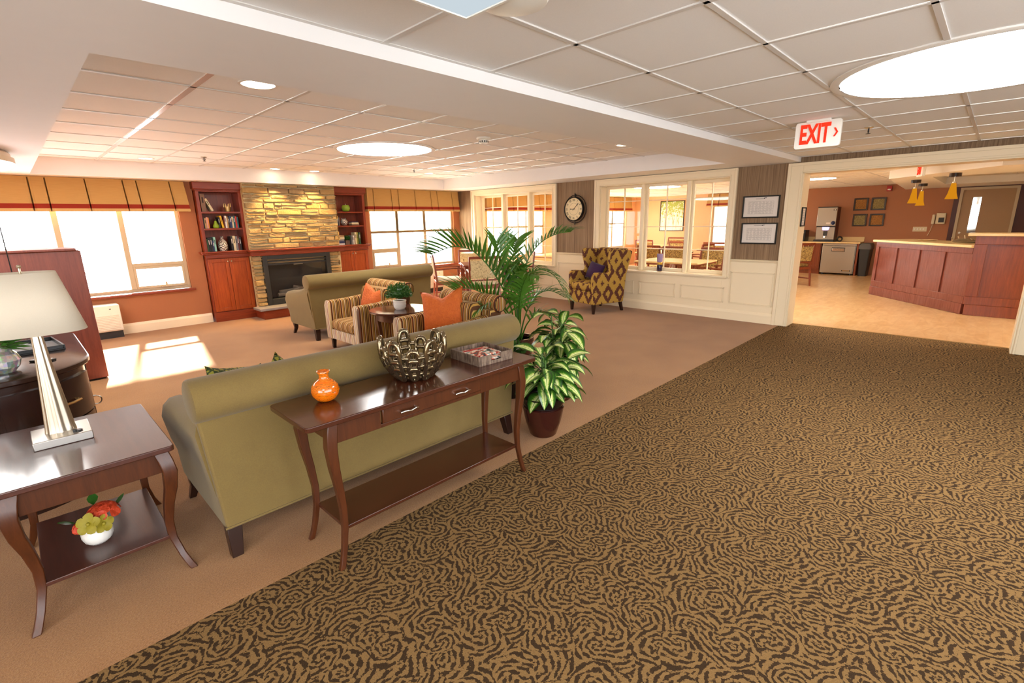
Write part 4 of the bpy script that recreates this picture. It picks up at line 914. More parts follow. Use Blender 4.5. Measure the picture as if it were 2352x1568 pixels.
# ================================================================== WING CHAIR
def wing_chair(label, loc, rz):
    t = thing('wing_chair', label, 'armchair', loc, rz); W = .33
    for s in (-1, 1):
        P = [(-.36, .155), (-.365, .60), (-.35, .65), (-.31, .675), (-.2, .67), (-.07, .655), (-.03, .68), (-.02, .72), (-.055, .9), (-.05, 1.0), (-.01, 1.03), (.1, 1.025), (.38, 1.0), (.42, .985), (.41, .93), (.34, .6), (.29, .155)]
        fo = lambda z: .05*max(0, (z-.62)/.4)
        b = B(); b.loft([[(s*(W-.075+fo(z)), y, z) for y, z in P], [(s*(W+fo(z)), y, z) for y, z in P]]); b.build('side', 'ikat', t, bev=.022, seg=4)
    P = [(.26, .155), (.33, .6), (.40, .985), (.36, 1.03), (.27, 1.02), (.2, .7), (.16, .42), (.16, .155)]
    b = B(); b.loft([[(-(W-.06+.05*max(0, (z-.62)/.4)), y, z) for y, z in P], [(W-.06+.05*max(0, (z-.62)/.4), y, z) for y, z in P]]); b.build('back', 'ikat', t, bev=.02, seg=3)
    b = B(); b.box(-W+.07, W-.07, -.355, .2, .155, .36); b.build('seat_rail', 'ikat', t, bev=.015, seg=3)
    b = B(); cushion(b, -W+.075, W-.075, -.37, .19, .36, .50, .03); b.build('seat_cushion', 'ikat', t, smooth=True)
    for s in (-1, 1):
        b = B(); b.sweep([(s*.285, -.31, .16), (s*.285, -.315, 0)], [.055, .036]); b.build('leg', 'dark_leg', t, bev=.002)
        b = B(); b.sweep([(s*.275, .26, .16), (s*.275, .31, 0)], [.05, .036]); b.build('leg', 'dark_leg', t, bev=.002)
wing_chair('wing chair in gold and brown diamond fabric by the panelled wall', (6.86, 4.70, 0), R(-105.5))
pillow('deep purple pillow on the patterned wing chair', (6.84, 4.74, .655), (R(-20), R(12), R(-100)), .34, .30, .12, 'purple_cloth')

# ================================================================== CONSOLE TABLE
def cab_leg(b, x, y, zt, ox, oy, s=1.0, w0=.045, k=1.0):
    pts = []; sz = []
    for f, d, q in ((1, 0, 1), (.93, .007, 1.02), (.84, .013, 1.0), (.7, .008, .88), (.55, -.004, .74), (.4, -.012, .64), (.26, -.010, .58), (.12, .004, .54), (.04, .016, .54), (0, .024, .56)):
        pts.append((x+ox*d*s, y+oy*d*s, zt*f)); sz.append(w0*q*k)
    b.sweep(pts, sz)
t = thing('console_table', 'long dark wood console table with two-handled drawer behind the near sofa', 'console table', (1.375, 2.02, 0))
b = B(); b.poly(rrect(.69, 2.06, 1.825, 2.215, .022, 5), 'z', .698, .722); b.build('table_top', 'table_wood', t, bev=.004, seg=3, w=True)
b = B(); b.box(.815, 1.04, 1.865, 1.885, .60, .698); b.box(1.645, 1.955, 1.865, 1.885, .60, .698); b.box(1.04, 1.645, 1.865, 1.885, .60, .618); b.box(.81, .83, 1.885, 2.18, .60, .698); b.box(1.94, 1.96, 1.885, 2.18, .60, .698); b.box(.81, 1.96, 2.165, 2.185, .60, .698); b.build('apron', 'table_leg', t, bev=.002, w=True)
b = B(); b.box(1.045, 1.64, 1.852, 1.875, .622, .692); dr = b.build('drawer', 'table_leg', t, bev=.004, w=True)
for x in (1.178, 1.502):
    b = B(); b.tube([(x-.045, 1.852, .652), (x-.045, 1.836, .654), (x-.03, 1.83, .658), (x, 1.826, .654), (x+.03, 1.83, .658), (x+.045, 1.836, .654), (x+.045, 1.852, .652)], [.006, .006, .0045, .0055, .0045, .006, .006], 10); b.build('pull_handle', 'chrome', dr, smooth=True, w=True)
for sx, sy in ((-1, -1), (1, -1), (-1, 1), (1, 1)):
    b = B(); cab_leg(b, .815 if sx < 0 else 1.955, 1.88 if sy < 0 else 2.175, .698, sx, sy*.4, 1.2); b.build('leg', 'table_leg', t, bev=.004, smooth=True, w=True)
b = B(); b.box(.83, 1.935, 1.885, 2.165, .17, .188); b.build('shelf', 'table_wood', t, bev=.003, w=True)

t = thing('bud_vase', 'small bulbous orange glass vase with dark swirls at the left end of the console table', 'vase', (.893, 2.075, .722))
b = B(); b.lathe([(.001, 0), (.026, 0), (.045, .012), (.058, .032), (.062, .052), (.057, .074), (.042, .092), (.026, .103), (.021, .112), (.022, .128), (.029, .141), (.026, .142), (.018, .128), (.017, .112), (.03, .098), (.001, .09)], 48); b.build('body', 'orange_swirl', t, smooth=True, ang=180)

t = thing('glass_bowl', 'bronze mirrored openwork bowl made of looped glass rings on the console table', 'bowl', (1.368, 2.065, .722))
prof = lambda z: .085+.073*math.sin(min(1, (z)/.15)*R(90))+.012*max(0, z-.12)
b = B(); b.lathe([(.001, 0), (.075, 0), (.09, .008), (.1, .02), (.09, .024), (.07, .012), (.001, .01)], 40); b.build('base', 'bronze_glass', t, smooth=True)
N = 11
for k in range(N):
    a0 = 2*math.pi*k/N+.12; hi = k % 2 == 0; b = B(); z0, z1 = .012, (.214 if hi else .172); hw = .027
    rp = lambda z: prof(z)+(.004 if hi else -.003)
    pth = []
    for i in range(37):
        th = 2*math.pi*i/36; c_, s_ = math.cos(th), math.sin(th); z = (z0+z1)/2+(z1-z0)/2*math.copysign(abs(c_)**.8, c_)
        a = a0+hw*math.copysign(abs(s_)**.55, s_)*(.6+.4*min(1, z/.12))/rp(z); pth.append((rp(z)*math.cos(a), rp(z)*math.sin(a), z))
    b.tube(pth, .0125, 12, cap=False)
    for z in ((.035, .075, .115, .158) if hi else (.035, .075, .12)):
        r_ = rp(z); b.tube([(r_*math.cos(a0+d/r_), r_*math.sin(a0+d/r_), z+.004*math.cos(d*60)) for d in (-.026, -.013, 0, .013, .026)], [.014, .013, .012, .013, .014], 10)
    for z in (.05, .095, .14):
        r_ = prof(z); b.tube([(r_*math.cos(a0+d), r_*math.sin(a0+d), z) for d in (.14, .285, .43)], [.011, .009, .011], 10)
    b.build('looped_strand', 'bronze_glass', t, smooth=True, ang=180)

t = thing('magazine_tray', 'brown paper-covered open box on the right end of the console table', 'tray', (1.83, 2.055, .722), R(-3))
b = B(); x0, x1, y0, y1, h = -.125, .125, -.135, .135, .056
b.box(x0, x1, y0, y1, 0, .005); b.box(x0, x0+.006, y0, y1, .005, h); b.box(x1-.006, x1, y0, y1, .005, h); b.box(x0+.006, x1-.006, y1-.006, y1, .005, h)
b.box(x0+.006, x1-.006, y0, y0+.006, .005, .02); b.box(x0+.006, -.035, y0, y0+.006, .02, h); b.box(.035, x1-.006, y0, y0+.006, .02, h); b.build('box', 'tray_paper', t, bev=.0015)
for k, (lb, dx, dy, rz) in enumerate((('magazine with dark cover, lowest of the three in the brown box', 0, 0, 0), ('magazine with portrait cover lying in the left front of the brown box', -.012, -.02, 3), ('red-titled magazine lying across the back of the brown box', .01, .022, -4))):
    q = thing('magazine', lb, 'magazine', (1.83+dx, 2.055+dy, .7285+.0105*k), R(-3+rz), 'magazines in the brown box')
    b = B(); b.box(-.095, .095, -.1+.01*k, .1-.01*k, 0, .0095); b.build('cover', 'magazine', q, bev=.001)
    b = B(); b.box(-.08, .06, .062-.01*k, .085-.01*k, .0095, .0102); b.build('title_block', 'red_plastic' if k != 1 else 'white_paint', q)

# ================================================================== END TABLE + LAMP + FLOWERS
t = thing('end_table', 'dark wood end table with lower shelf in the left foreground', 'side table', (.07, 2.76, 0))
b = B(); b.poly(rrect(-.215, .348, 2.385, 3.13, .02, 5), 'z', .573, .597); b.build('table_top', 'end_top', t, bev=.004, seg=3, w=True)
b = B(); b.box(-.15, .30, 2.42, 2.44, .475, .573); b.box(-.15, .30, 3.08, 3.10, .475, .573); b.box(-.17, -.15, 2.42, 3.10, .475, .573); b.box(.29, .31, 2.42, 3.10, .475, .573); b.build('apron', 'table_leg', t, bev=.002, w=True)
for sx, sy in ((-1, -1), (1, -1), (-1, 1), (1, 1)):
    b = B(); cab_leg(b, -.16 if sx < 0 else .30, 2.435 if sy < 0 else 3.085, .573, sx*.7, sy*1.0, 1.9, .052); b.build('leg', 'table_leg', t, bev=.004, smooth=True, w=True)
b = B(); b.box(-.14, .285, 2.44, 3.02, .15, .168); b.build('shelf', 'end_top', t, bev=.003, w=True)

t = thing('table_lamp', 'table lamp with cream shade and brushed tapering metal column on the end table', 'lamp', (.022, 2.85, .597))
b = B(); b.box(-.098, .098, -.1, .1, 0, .036); b.build('base', 'base_metal', t, bev=.003)
b = B()
rs = []
for z, a, c in ((.036, .050, .030), (.06, .047, .028), (.2, .036, .022), (.36, .024, .016), (.45, .019, .014), (.47, .018, .013)):
    n = 96; rs.append([((a*(1+.07*math.cos(8*2*math.pi*i/n)))*math.cos(2*math.pi*i/n), (c*(1+.07*math.cos(8*2*math.pi*i/n)))*math.sin(2*math.pi*i/n), z) for i in range(n)])
b.loft(rs); b.build('column', 'lamp_metal', t, smooth=True)
b = B(); b.tube([(.055, -.06, .036), (.055, -.06, .042)], .013, 12); b.box(.035, .045, -.065, -.055, .036, .046); b.build('switch', 'black_plastic', t)
b = B(); b.cyl((0, 0, .47), (0, 0, .56), .008, seg=8); b.cyl((0, 0, .7), (0, 0, .755), .004, seg=8); b.tube([(-.05, 0, .5), (-.06, 0, .6), (0, 0, .72), (.06, 0, .6), (.05, 0, .5)], .0025, 6); b.ball((0, 0, .76), .008, 1, 10, 6); b.build('harp', 'nickel', t)
def sup(a, c, z, n=64, e=2.9):
    P = []
    for i in range(n):
        th = 2*math.pi*i/n; x, y = math.cos(th), math.sin(th); P.append((a*math.copysign(abs(x)**(2/e), x), c*math.copysign(abs(y)**(2/e), y), z))
    return P
b = B(); b.loft([sup(.168, .13, .485), sup(.108, .085, .735)], cap=False); o = b.build('lamp_shade', 'lamp_shade', t, smooth=True); q = o.modifiers.new('s', 'SOLIDIFY'); q.thickness = .0025
b = B(); b.box(-.1, .1, -.0015, .0015, .727, .730); b.box(-.0015, .0015, -.08, .08, .727, .730); b.build('spider', 'nickel', t)

t = thing('flower_pot', 'white golf-ball textured pot of red and yellow silk flowers on the end table shelf', 'flower arrangement', (.05, 2.62, .168))
b = B(); b.lathe([(.001, 0), (.03, 0), (.046, .015), (.054, .035), (.054, .055), (.046, .075), (.042, .078), (.04, .07), (.001, .07)], 36)
for v in b.bm.verts:
    a = math.atan2(v.co.y, v.co.x); v.co.x *= 1+.03*math.cos(18*a); v.co.y *= 1+.03*math.cos(18*a)
b.build('pot', 'white_ceramic', t, smooth=True, ang=180)
def petals(b, c, nrm, r, n, cup=.25, wd=.55):
    nrm = Vector(nrm).normalized(); a = nrm.orthogonal().normalized(); q = nrm.cross(a)
    for k in range(n):
        th = 2*math.pi*k/n; d = a*math.cos(th)+q*math.sin(th); s = nrm.cross(d); c_ = Vector(c); rows = []
        for f, w_ in ((.05, .12), (.35, .9), (.7, 1), (.92, .6), (1, .1)):
            p = c_+d*r*f+nrm*r*cup*math.sin(f*2.6); rows.append([b.bm.verts.new(p+s*r*wd*w_*u+nrm*(abs(u)*.08*r)) for u in (-1, 0, 1)])
        for A, C_ in zip(rows, rows[1:]):
            for i in (0, 1): b.face([A[i], A[i+1], C_[i+1], C_[i]])
def leaf_blade2(b, c, nr):
    d = Vector(nr).normalized(); s = d.cross(Vector((0, 0, 1))).normalized(); V = []
    for f, w_ in ((0, .1), (.3, .8), (.6, 1), (.85, .6), (1, .05)): p = Vector(c)+d*.06*f; V.append([b.bm.verts.new(p-s*.02*w_), b.bm.verts.new(p-Vector((0, 0, .004))), b.bm.verts.new(p+s*.02*w_)])
    for A, C_ in zip(V, V[1:]):
        for i in (0, 1): b.face([A[i], A[i+1], C_[i+1], C_[i]])
rg = random.Random(3)
b = B()
for k in range(60): 
    th = rg.uniform(0, 6.28); ph = rg.uniform(0, 1.2); d = Vector((math.sin(ph)*math.cos(th), math.sin(ph)*math.sin(th), math.cos(ph))); petals(b, Vector((.035, .01, .105))+d*.058, d, .021, 4, .1, .6)
b.build('red_hydrangea', 'red_flower', t)
b = B()
for k in range(16): 
    th = rg.uniform(0, 6.28); d = Vector((math.cos(th)*.8, math.sin(th)*.8, .4)).normalized(); petals(b, Vector((-.04, -.005, .085))+d*.03, d, .02, 4, .1, .6)
b.build('red_blossom', 'red_flower', t)
for c, nr, r_ in (((-.02, -.045, .115), (-.5, -.8, .5), .047), ((.022, -.05, .10), (.4, -.9, .2), .04)):
    b = B(); petals(b, c, nr, r_, 5, .22, .42); b.ball(Vector(c)+Vector(nr).normalized()*.008, .008, 1, 10, 6); b.build('yellow_lily', 'yellow_flower', t, smooth=True)
b = B()
b.bm.free()
for c, nr in (((-.06, .0, .12), (-.9, -.1, .5)), ((.075, .02, .13), (.8, .1, .8)), ((.01, .06, .15), (.1, .9, .6))): b = B(); leaf_blade2(b, c, nr); b.build('leaf', 'leaf_dark', t, smooth=True)

# ================================================================== PLANTS
def leaf_blade(b, base, d, ln, wd, droop, uvl, nv=8, up_=Vector((0, 0, 1)), twist=0):
    d = Vector(d).normalized(); side = d.cross(up_)
    if side.length < .05: side = Vector((1, 0, 0))
    side.normalize(); side = (Matrix.Rotation(twist, 3, d) @ side)
    p = Vector(base); rows = []; dir_ = d.copy()
    for i in range(nv+1):
        f = i/nv; w_ = wd*max(.02, math.sin(math.pi*min(1, f**.8))**.8)*(1 if f < .97 else .3); nrm = side.cross(dir_).normalized()
        rows.append([(p-side*w_/2+nrm*w_*.13, 0, f), (p-side*w_/4+nrm*w_*.05, .25, f), (p, .5, f), (p+side*w_/4+nrm*w_*.05, .75, f), (p+side*w_/2+nrm*w_*.13, 1, f)])
        p = p+dir_*ln/nv; dir_ = (dir_-Vector((0, 0, 1))*droop/nv).normalized()
    V = [[b.bm.verts.new(q[0]) for q in r] for r in rows]
    for i in range(nv):
        for j in range(4):
            f = b.face([V[i][j], V[i][j+1], V[i+1][j+1], V[i+1][j]])
            if f:
                for lp, (ii, jj) in zip(f.loops, ((i, j), (i, j+1), (i+1, j+1), (i+1, j))): lp[uvl].uv = (rows[ii][jj][1], rows[ii][jj][2])
def dieffenbachia(label, loc, seed, pot, zlo, zhi, rad, n, lean=(0, 0)):
    t = thing('potted_dieffenbachia', label, 'potted plant', loc); rg = random.Random(seed)
    R0, H = pot
    b = B(); b.lathe([(.001, 0), (R0*.56, 0), (R0*.62, .01), (R0*.82, H*.35), (R0*.95, H*.68), (R0*.97, H*.72), (R0*.9, H*.745)], 48); b.build('pot', 'pot_glaze', t, smooth=True)
    b = B(); b.lathe([(R0*.9, H*.745), (R0*.93, H*.76), (R0*.98, H*.86), (R0*1.05, H*.97), (R0*1.06, H), (R0*1.0, H), (R0*.93, H*.93), (R0*.9, H*.76)], 48, cap=False); b.build('pot_rim', 'pot_rim', t, smooth=True)
    b = B(); b.lathe([(.001, H*.9), (R0*.94, H*.9), (R0*.9, H*.86), (.001, H*.86)], 24); b.build('soil', 'soil', t)
    canes = []; b = B()
    for k in range(9):
        a = rg.uniform(0, 6.28); q = rg.uniform(0, R0*.55); h = rg.uniform(.55, 1)*(zhi-H)*.85; x, y = q*math.cos(a), q*math.sin(a)
        tx, ty = x*2.0+lean[0]+rg.uniform(-.05, .05), y*2.0+lean[1]+rg.uniform(-.05, .05); canes.append(((x, y, H*.88), (tx, ty, H*.88+h))); b.tube([(x, y, H*.86), ((x+tx)/2, (y+ty)/2, H*.88+h*.55), (tx, ty, H*.88+h)], [.008, .007, .005], 6)
    b.build('cane', 'stem_green', t, smooth=True)
    for k in range(n):
        c0, c1 = canes[k % 9]; f = .05+.95*((k//9)/(n/9)) ** .9; p = Vector(c0).lerp(Vector(c1), min(1, f)); a = rg.uniform(0, 6.28)
        el = rg.uniform(-.15, .75) if f < .9 else rg.uniform(.5, 1.3)
        d = Vector((math.cos(a)*math.cos(el), math.sin(a)*math.cos(el), math.sin(el))); pe = p+d*rg.uniform(.03, rad*.35)+Vector((0, 0, .02))
        b = B(); uvl = b.bm.loops.layers.uv.new('UVMap'); leaf_blade(b, pe, d, rg.uniform(.17, .26), rg.uniform(.085, .125), rg.uniform(.8, 2.0), uvl, twist=rg.uniform(-.5, .5))
        u2 = b.bm.verts[:]; b.tube([p, (p+pe)/2+Vector((0, 0, .012)), pe], .003, 5)
        b.build('leaf', 'variegated_leaf', t, smooth=True, ang=180)
dieffenbachia('variegated dieffenbachia in a dark glazed pot at the carpet edge', (2.48, 2.14, 0), 5, (.155, .30), .3, .70, .24, 64)
dieffenbachia('taller variegated dieffenbachia behind the one at the carpet edge', (3.12, 2.50, 0), 9, (.15, .34), .3, .92, .2, 64)
# flowering pot
t = thing('flowering_plant', 'small pink flowering plant in a dark pot beside the right end of the near sofa', 'potted plant', (2.88, 2.86, 0)); rg = random.Random(4)
b = B(); b.lathe([(.001, 0), (.08, 0), (.12, .2), (.13, .32), (.14, .33), (.14, .36), (.125, .36), (.12, .33), (.001, .33)], 40); b.build('pot', 'pot_rim', t, smooth=True)
b = B(); clump(b, (0, 0, .38), .13, 300, .05, .009, rg, 0); b.build('foliage', 'leaf_dark', t)
b = B()
for k in range(55):
    th = rg.uniform(0, 6.28); q = rg.uniform(0, .12); petals(b, (q*math.cos(th), q*math.sin(th), rg.uniform(.42, .47)), (rg.uniform(-.6, .6), rg.uniform(-.6, .6), 1), .014, 5, .1, .4)
b.build('blossoms', 'pink_flower', t)

# palm: screen-plane coordinates (s to the right of the view, z up, d away)
PX, PY = 3.62, 3.48; SV = Vector((.70, -.714, 0)); DV = Vector((.714, .70, 0))
t = thing('potted_palm', 'tall feathery palm behind the near sofa and striped armchair', 'potted plant', (PX, PY, 0)); rg = random.Random(21)
b = B(); b.lathe([(.001, 0), (.11, 0), (.15, .12), (.165, .26), (.175, .27), (.175, .31), (.16, .31), (.155, .28), (.001, .28)], 40); b.build('pot', 'pot_glaze', t, smooth=True)
b = B(); b.lathe([(.001, .28), (.155, .28), (.15, .25), (.001, .25)], 24); b.build('soil', 'soil', t)
def P3(s, z, d): return SV*s+DV*d+Vector((0, 0, z))
def frond(pts, L0=.3, n=18, droop=.5, wd=.018, upb=0, start=.3, lf=1):
    cp = [P3(*p) for p in pts]
    def at(f):
        x = f*(len(cp)-1); i = min(int(x), len(cp)-2); u = x-i; p0 = cp[max(i-1, 0)]; p1, p2 = cp[i], cp[i+1]; p3 = cp[min(i+2, len(cp)-1)]
        return .5*((2*p1)+(p2-p0)*u+(2*p0-5*p1+4*p2-p3)*u*u+(3*p1-p0-3*p2+p3)*u**3)
    b = B(); line = [at(i/24) for i in range(25)]; b.tube(line, [.008*(1-.8*i/24)+.0015 for i in range(25)], 6)
    for i in range(n):
        f = start+(1-start)*(i+.5)/n; p = at(f); tg = (at(min(1, f+.02))-at(f-.02)).normalized(); sd = tg.cross(Vector((0, 0, 1)))
        if sd.length < .2: sd = SV.copy()
        sd.normalize(); nr = sd.cross(tg).normalized(); ln = L0*(.55+.6*math.sin(math.pi*min(1, .15+.85*(1-abs(2*(f-start)/(1-start)-.9)))))*rg.uniform(.9, 1.1)
        for s in (-1, 1):
            d = (tg*(.75+.35*f)+sd*s*.95+nr*(.45+upb)+Vector((rg.uniform(-.1, .1), rg.uniform(-.1, .1), rg.uniform(-.08, .08)))).normalized(); q = p.copy(); rows = []
            w_ = wd*1.55*rg.uniform(.85, 1.15); m = 6; a = d.cross(nr).normalized()
            for k in range(m+1):
                g = k/m; ww = w_*max(.04, math.sin(math.pi*(.12+.88*g)**.75)); rows.append((q-a*ww/2, q+nr*ww*.12, q+a*ww/2)); q = q+d*ln/m; d = (d-Vector((0, 0, 1))*droop/m).normalized()
            V = [[b.bm.verts.new(x) for x in r] for r in rows]
            for A, C_ in zip(V, V[1:]):
                for j in (0, 1): b.face([A[j], A[j+1], C_[j+1], C_[j]])
    b.build('frond', 'palm_leaf', t, smooth=True, ang=180)
base = lambda s, d: (s, .28, d)
frond([base(-.02, 0), (-.06, .62, -.05), (-.2, .95, -.1), (-.40, 1.2, -.15), (-.60, 1.27, -.2), (-.82, 1.2, -.25)], .36, 22, .35, .026, .55)
frond([base(.02, 0), (.02, .68, .05), (.10, 1.05, .1), (.24, 1.26, .12), (.42, 1.36, .15), (.58, 1.38, .2)], .22, 20, .8, .02, .3)
frond([base(-.04, -.02), (-.1, .56, -.1), (-.28, .76, -.16), (-.46, .86, -.22), (-.62, .86, -.3)], .26, 16, .4, .02, .5, .35)
frond([base(.03, 0), (.04, .6, .0), (.10, .9, -.05), (.22, 1.02, -.1), (.38, .96, -.1), (.48, .8, -.12)], .24, 18, 1.2, .017, .0)
frond([base(0, .02), (0, .6, .1), (-.03, .95, .2), (-.02, 1.2, .32), (.02, 1.3, .5)], .26, 16, .6, .019, .2)
frond([base(0, -.03), (.02, .55, -.1), (.04, .8, -.22), (.10, .98, -.36), (.2, 1.0, -.5)], .24, 18, 1.2, .018, 0)
frond([base(.03, .02), (.08, .5, .05), (.18, .7, .1), (.34, .78, .1), (.52, .7, .1)], .24, 16, 1.0, .016, .1)
frond([base(-.02, .02), (-.06, .5, -.06), (-.16, .72, -.18), (-.26, .74, -.3), (-.4, .66, -.4)], .2, 14, .9, .016, .1)
frond([base(0, 0), (-.02, .6, -.02), (-.08, .9, -.06), (-.16, 1.12, -.05), (-.2, 1.3, 0)], .26, 14, .3, .022, .3)
frond([base(.04, -.02), (.1, .45, -.05), (.22, .58, -.1), (.36, .56, -.16), (.5, .42, -.2)], .2, 14, .8, .014, .1)
frond([base(.01, .03), (.04, .7, .1), (.02, .95, .12), (-.04, 1.05, .05), (-.1, 1.02, -.1)], .24, 14, 1.1, .017, .1)

# ================================================================== LEFT SIDE FURNITURE
t = thing('television_armoire', 'tall reddish-brown wooden cabinet standing before the left window', 'cabinet', (-.2, 6.62, 0))
b = B(); b.box(-.9, .5, 6.36, 6.95, .02, 1.30); b.build('body', 'armoire', t, bev=.003, w=True)
b = B(); b.box(-.9, .47, 6.35, 6.96, 1.305, 1.325); b.box(-.9, .49, 6.36, 6.95, 1.30, 1.305); b.build('top', 'armoire', t, bev=.004, w=True)
b = B(); b.box(-.88, .48, 6.4, 6.93, 0, .02); b.build('plinth', 'dark_leg', t, w=True)
b = B(); b.tube([(.5, 6.8, 1.04), (.525, 6.8, 1.04), (.535, 6.8, 1.055)], .006, 8); b.build('door_pull', 'nickel', t, w=True)
t = thing('office_chair', 'black swivel chair base mostly hidden behind the tall cabinet', 'office chair', (.32, 7.45, 0))
b = B()
for k in range(5):
    a = R(72*k-12); b.tube([(0, 0, .1), (.25*math.cos(a), .25*math.sin(a), .055)], [.02, .012], 8)
b.build('star_base', 'chrome', t, smooth=True)
for k in range(5):
    a = R(72*k-12); b = B(); b.cyl((.25*math.cos(a)-.012, .25*math.sin(a), .024), (.25*math.cos(a)+.012, .25*math.sin(a), .024), .024, seg=14); b.build('caster', 'black_plastic', t)
b = B(); b.cyl((0, 0, .1), (0, 0, .42), .025, seg=12); b.build('gas_lift', 'black_plastic', t)
b = B(); cushion(b, -.21, .17, -.2, .2, .42, .49); b.build('seat', 'black_plastic', t, smooth=True)

t = thing('round_ended_sideboard', 'espresso sideboard with rounded corner, brass drawer handle and ring pull', 'sideboard', (-.35, 4.2, 0))
def plan(o=0, x0=-1.1, x1=.235, y0=3.47, y1=4.95, r=.42, r2=.2):
    P = [(x0, y0-o), ]
    for k in range(11): a = R(-90+9*k); P.append((x1+o-r+r*math.cos(a), y0-o+r+r*math.sin(a)))
    for k in range(7): a = R(15*k); P.append((x1+o-r2+r2*math.cos(a), y1+o-r2+r2*math.sin(a)))
    return P+[(x0, y1+o)]
b = B(); b.poly(plan(-.03), 'z', .03, .72); b.build('body', 'espresso', t, smooth=True, w=True)
b = B(); b.poly(plan(-.02), 'z', .0, .05); b.build('plinth', 'espresso', t, smooth=True, w=True)
b = B(); b.loft([[(x, y, z) for x, y in plan(o)] for z, o in ((.72, -.03), (.728, -.005), (.735, 0), (.755, 0), (.76, -.006))]); b.build('top', 'espresso', t, smooth=True, w=True)
def curved(b, a0, a1, z0, z1, o, n=12):
    x1, y0, r = .235, 3.47, .42; rs = []
    for k in range(n+1):
        a = R(a0+(a1-a0)*k/n); c, s = math.cos(a), math.sin(a); rs.append([(x1-r+(r+q)*c, y0+r+(r+q)*s, z) for q, z in ((o-.02, z0), (o, z0), (o, z1), (o-.02, z1))])
    b.loft(rs)
b = B(); curved(b, -88, -12, .45, .68, -.022); dr = b.build('drawer', 'espresso', t, smooth=True, w=True)
b = B(); x1, y0, r = .235, 3.47, .42; b.tube([(x1-r+(r+q)*math.cos(R(a)), y0+r+(r+q)*math.sin(R(a)), .555) for a, q in ((-55, -.022), (-54, -.004), (-46, .002), (-38, -.004), (-37, -.022))], .007, 8); b.build('drawer_handle', 'gold_metal', dr, smooth=True, w=True)
b = B(); curved(b, -88, -12, .06, .44, -.024); b.build('door', 'espresso', t, smooth=True, w=True)
b = B(); b.box(.205, .215, 3.98, 4.7, .08, .70); sd = b.build('side_door', 'espresso', t, bev=.004, w=True)
b = B(); b.torus((.235, 4.12, .40), (0, 1, 0), .028, .004, 24, 8); b.cyl((.212, 4.12, .43), (.238, 4.12, .43), .006, seg=8); b.build('ring_pull', 'chrome', sd, smooth=True, w=True)
b = B(); b.box(-.9, -.25, 3.475, 3.496, .1, .42); b.build('front_panel', 'espresso', t, bev=.006, w=True)
b = B(); b.box(-.9, -.25, 3.475, 3.496, .47, .66); b.build('front_drawer', 'espresso', t, bev=.006, w=True)
t = thing('mosaic_vase', 'sparkling mirror-mosaic vase on the round-ended sideboard', 'vase', (-.125, 3.72, .76)); rg = random.Random(8)
b = B(); b.lathe([(.001, 0), (.04, 0), (.065, .03), (.075, .065), (.062, .1), (.045, .12), (.05, .135), (.044, .135), (.04, .12), (.001, .1)], 28); b.build('body', 'mosaic', t)
b = B(); clump(b, (-.02, 0, .15), .09, 260, .08, .008, rg, -.3); b.build('foliage', 'leaf_mid', t)
t = thing('black_serving_tray', 'shallow black tray on the round-ended sideboard beyond the lamp column', 'tray', (.03, 4.35, .76), R(6))
b = B(); b.box(-.14, .1, -.2, .2, 0, .008); b.box(-.14, -.13, -.2, .2, .008, .03); b.box(.09, .1, -.2, .2, .008, .03); b.box(-.13, .09, -.2, -.19, .008, .03); b.box(-.13, .09, .19, .2, .008, .03); b.build('tray', 'black_plastic', t, bev=.002)
t = thing('television_remote', 'small black remote control on the sideboard in front of the tray', 'remote control', (.03, 3.86, .76), R(50))
b = B(); b.box(-.02, .02, -.06, .06, 0, .014); b.build('body', 'black_plastic', t, bev=.004)
b = B()
for k in range(4):
    b.box(-.012, .012, -.045+.022*k, -.036+.022*k, .014, .016)
b.build('buttons', 'white_plastic', t)
t = thing('thin_dark_pole', 'tall thin dark metal pole rising behind the cream lampshade', 'lamp', (-.002, 5.32, 0))  # unidentified thin dark upright, built as a plain pole
b = B(); b.lathe([(.001, 0), (.13, 0), (.13, .012), (.02, .022), (.001, .022)], 32); b.build('base', 'iron', t, smooth=True)
b = B(); b.cyl((0, 0, .02), (0, 0, 1.56), .008, .003, 10); b.build('pole', 'iron', t, smooth=True)

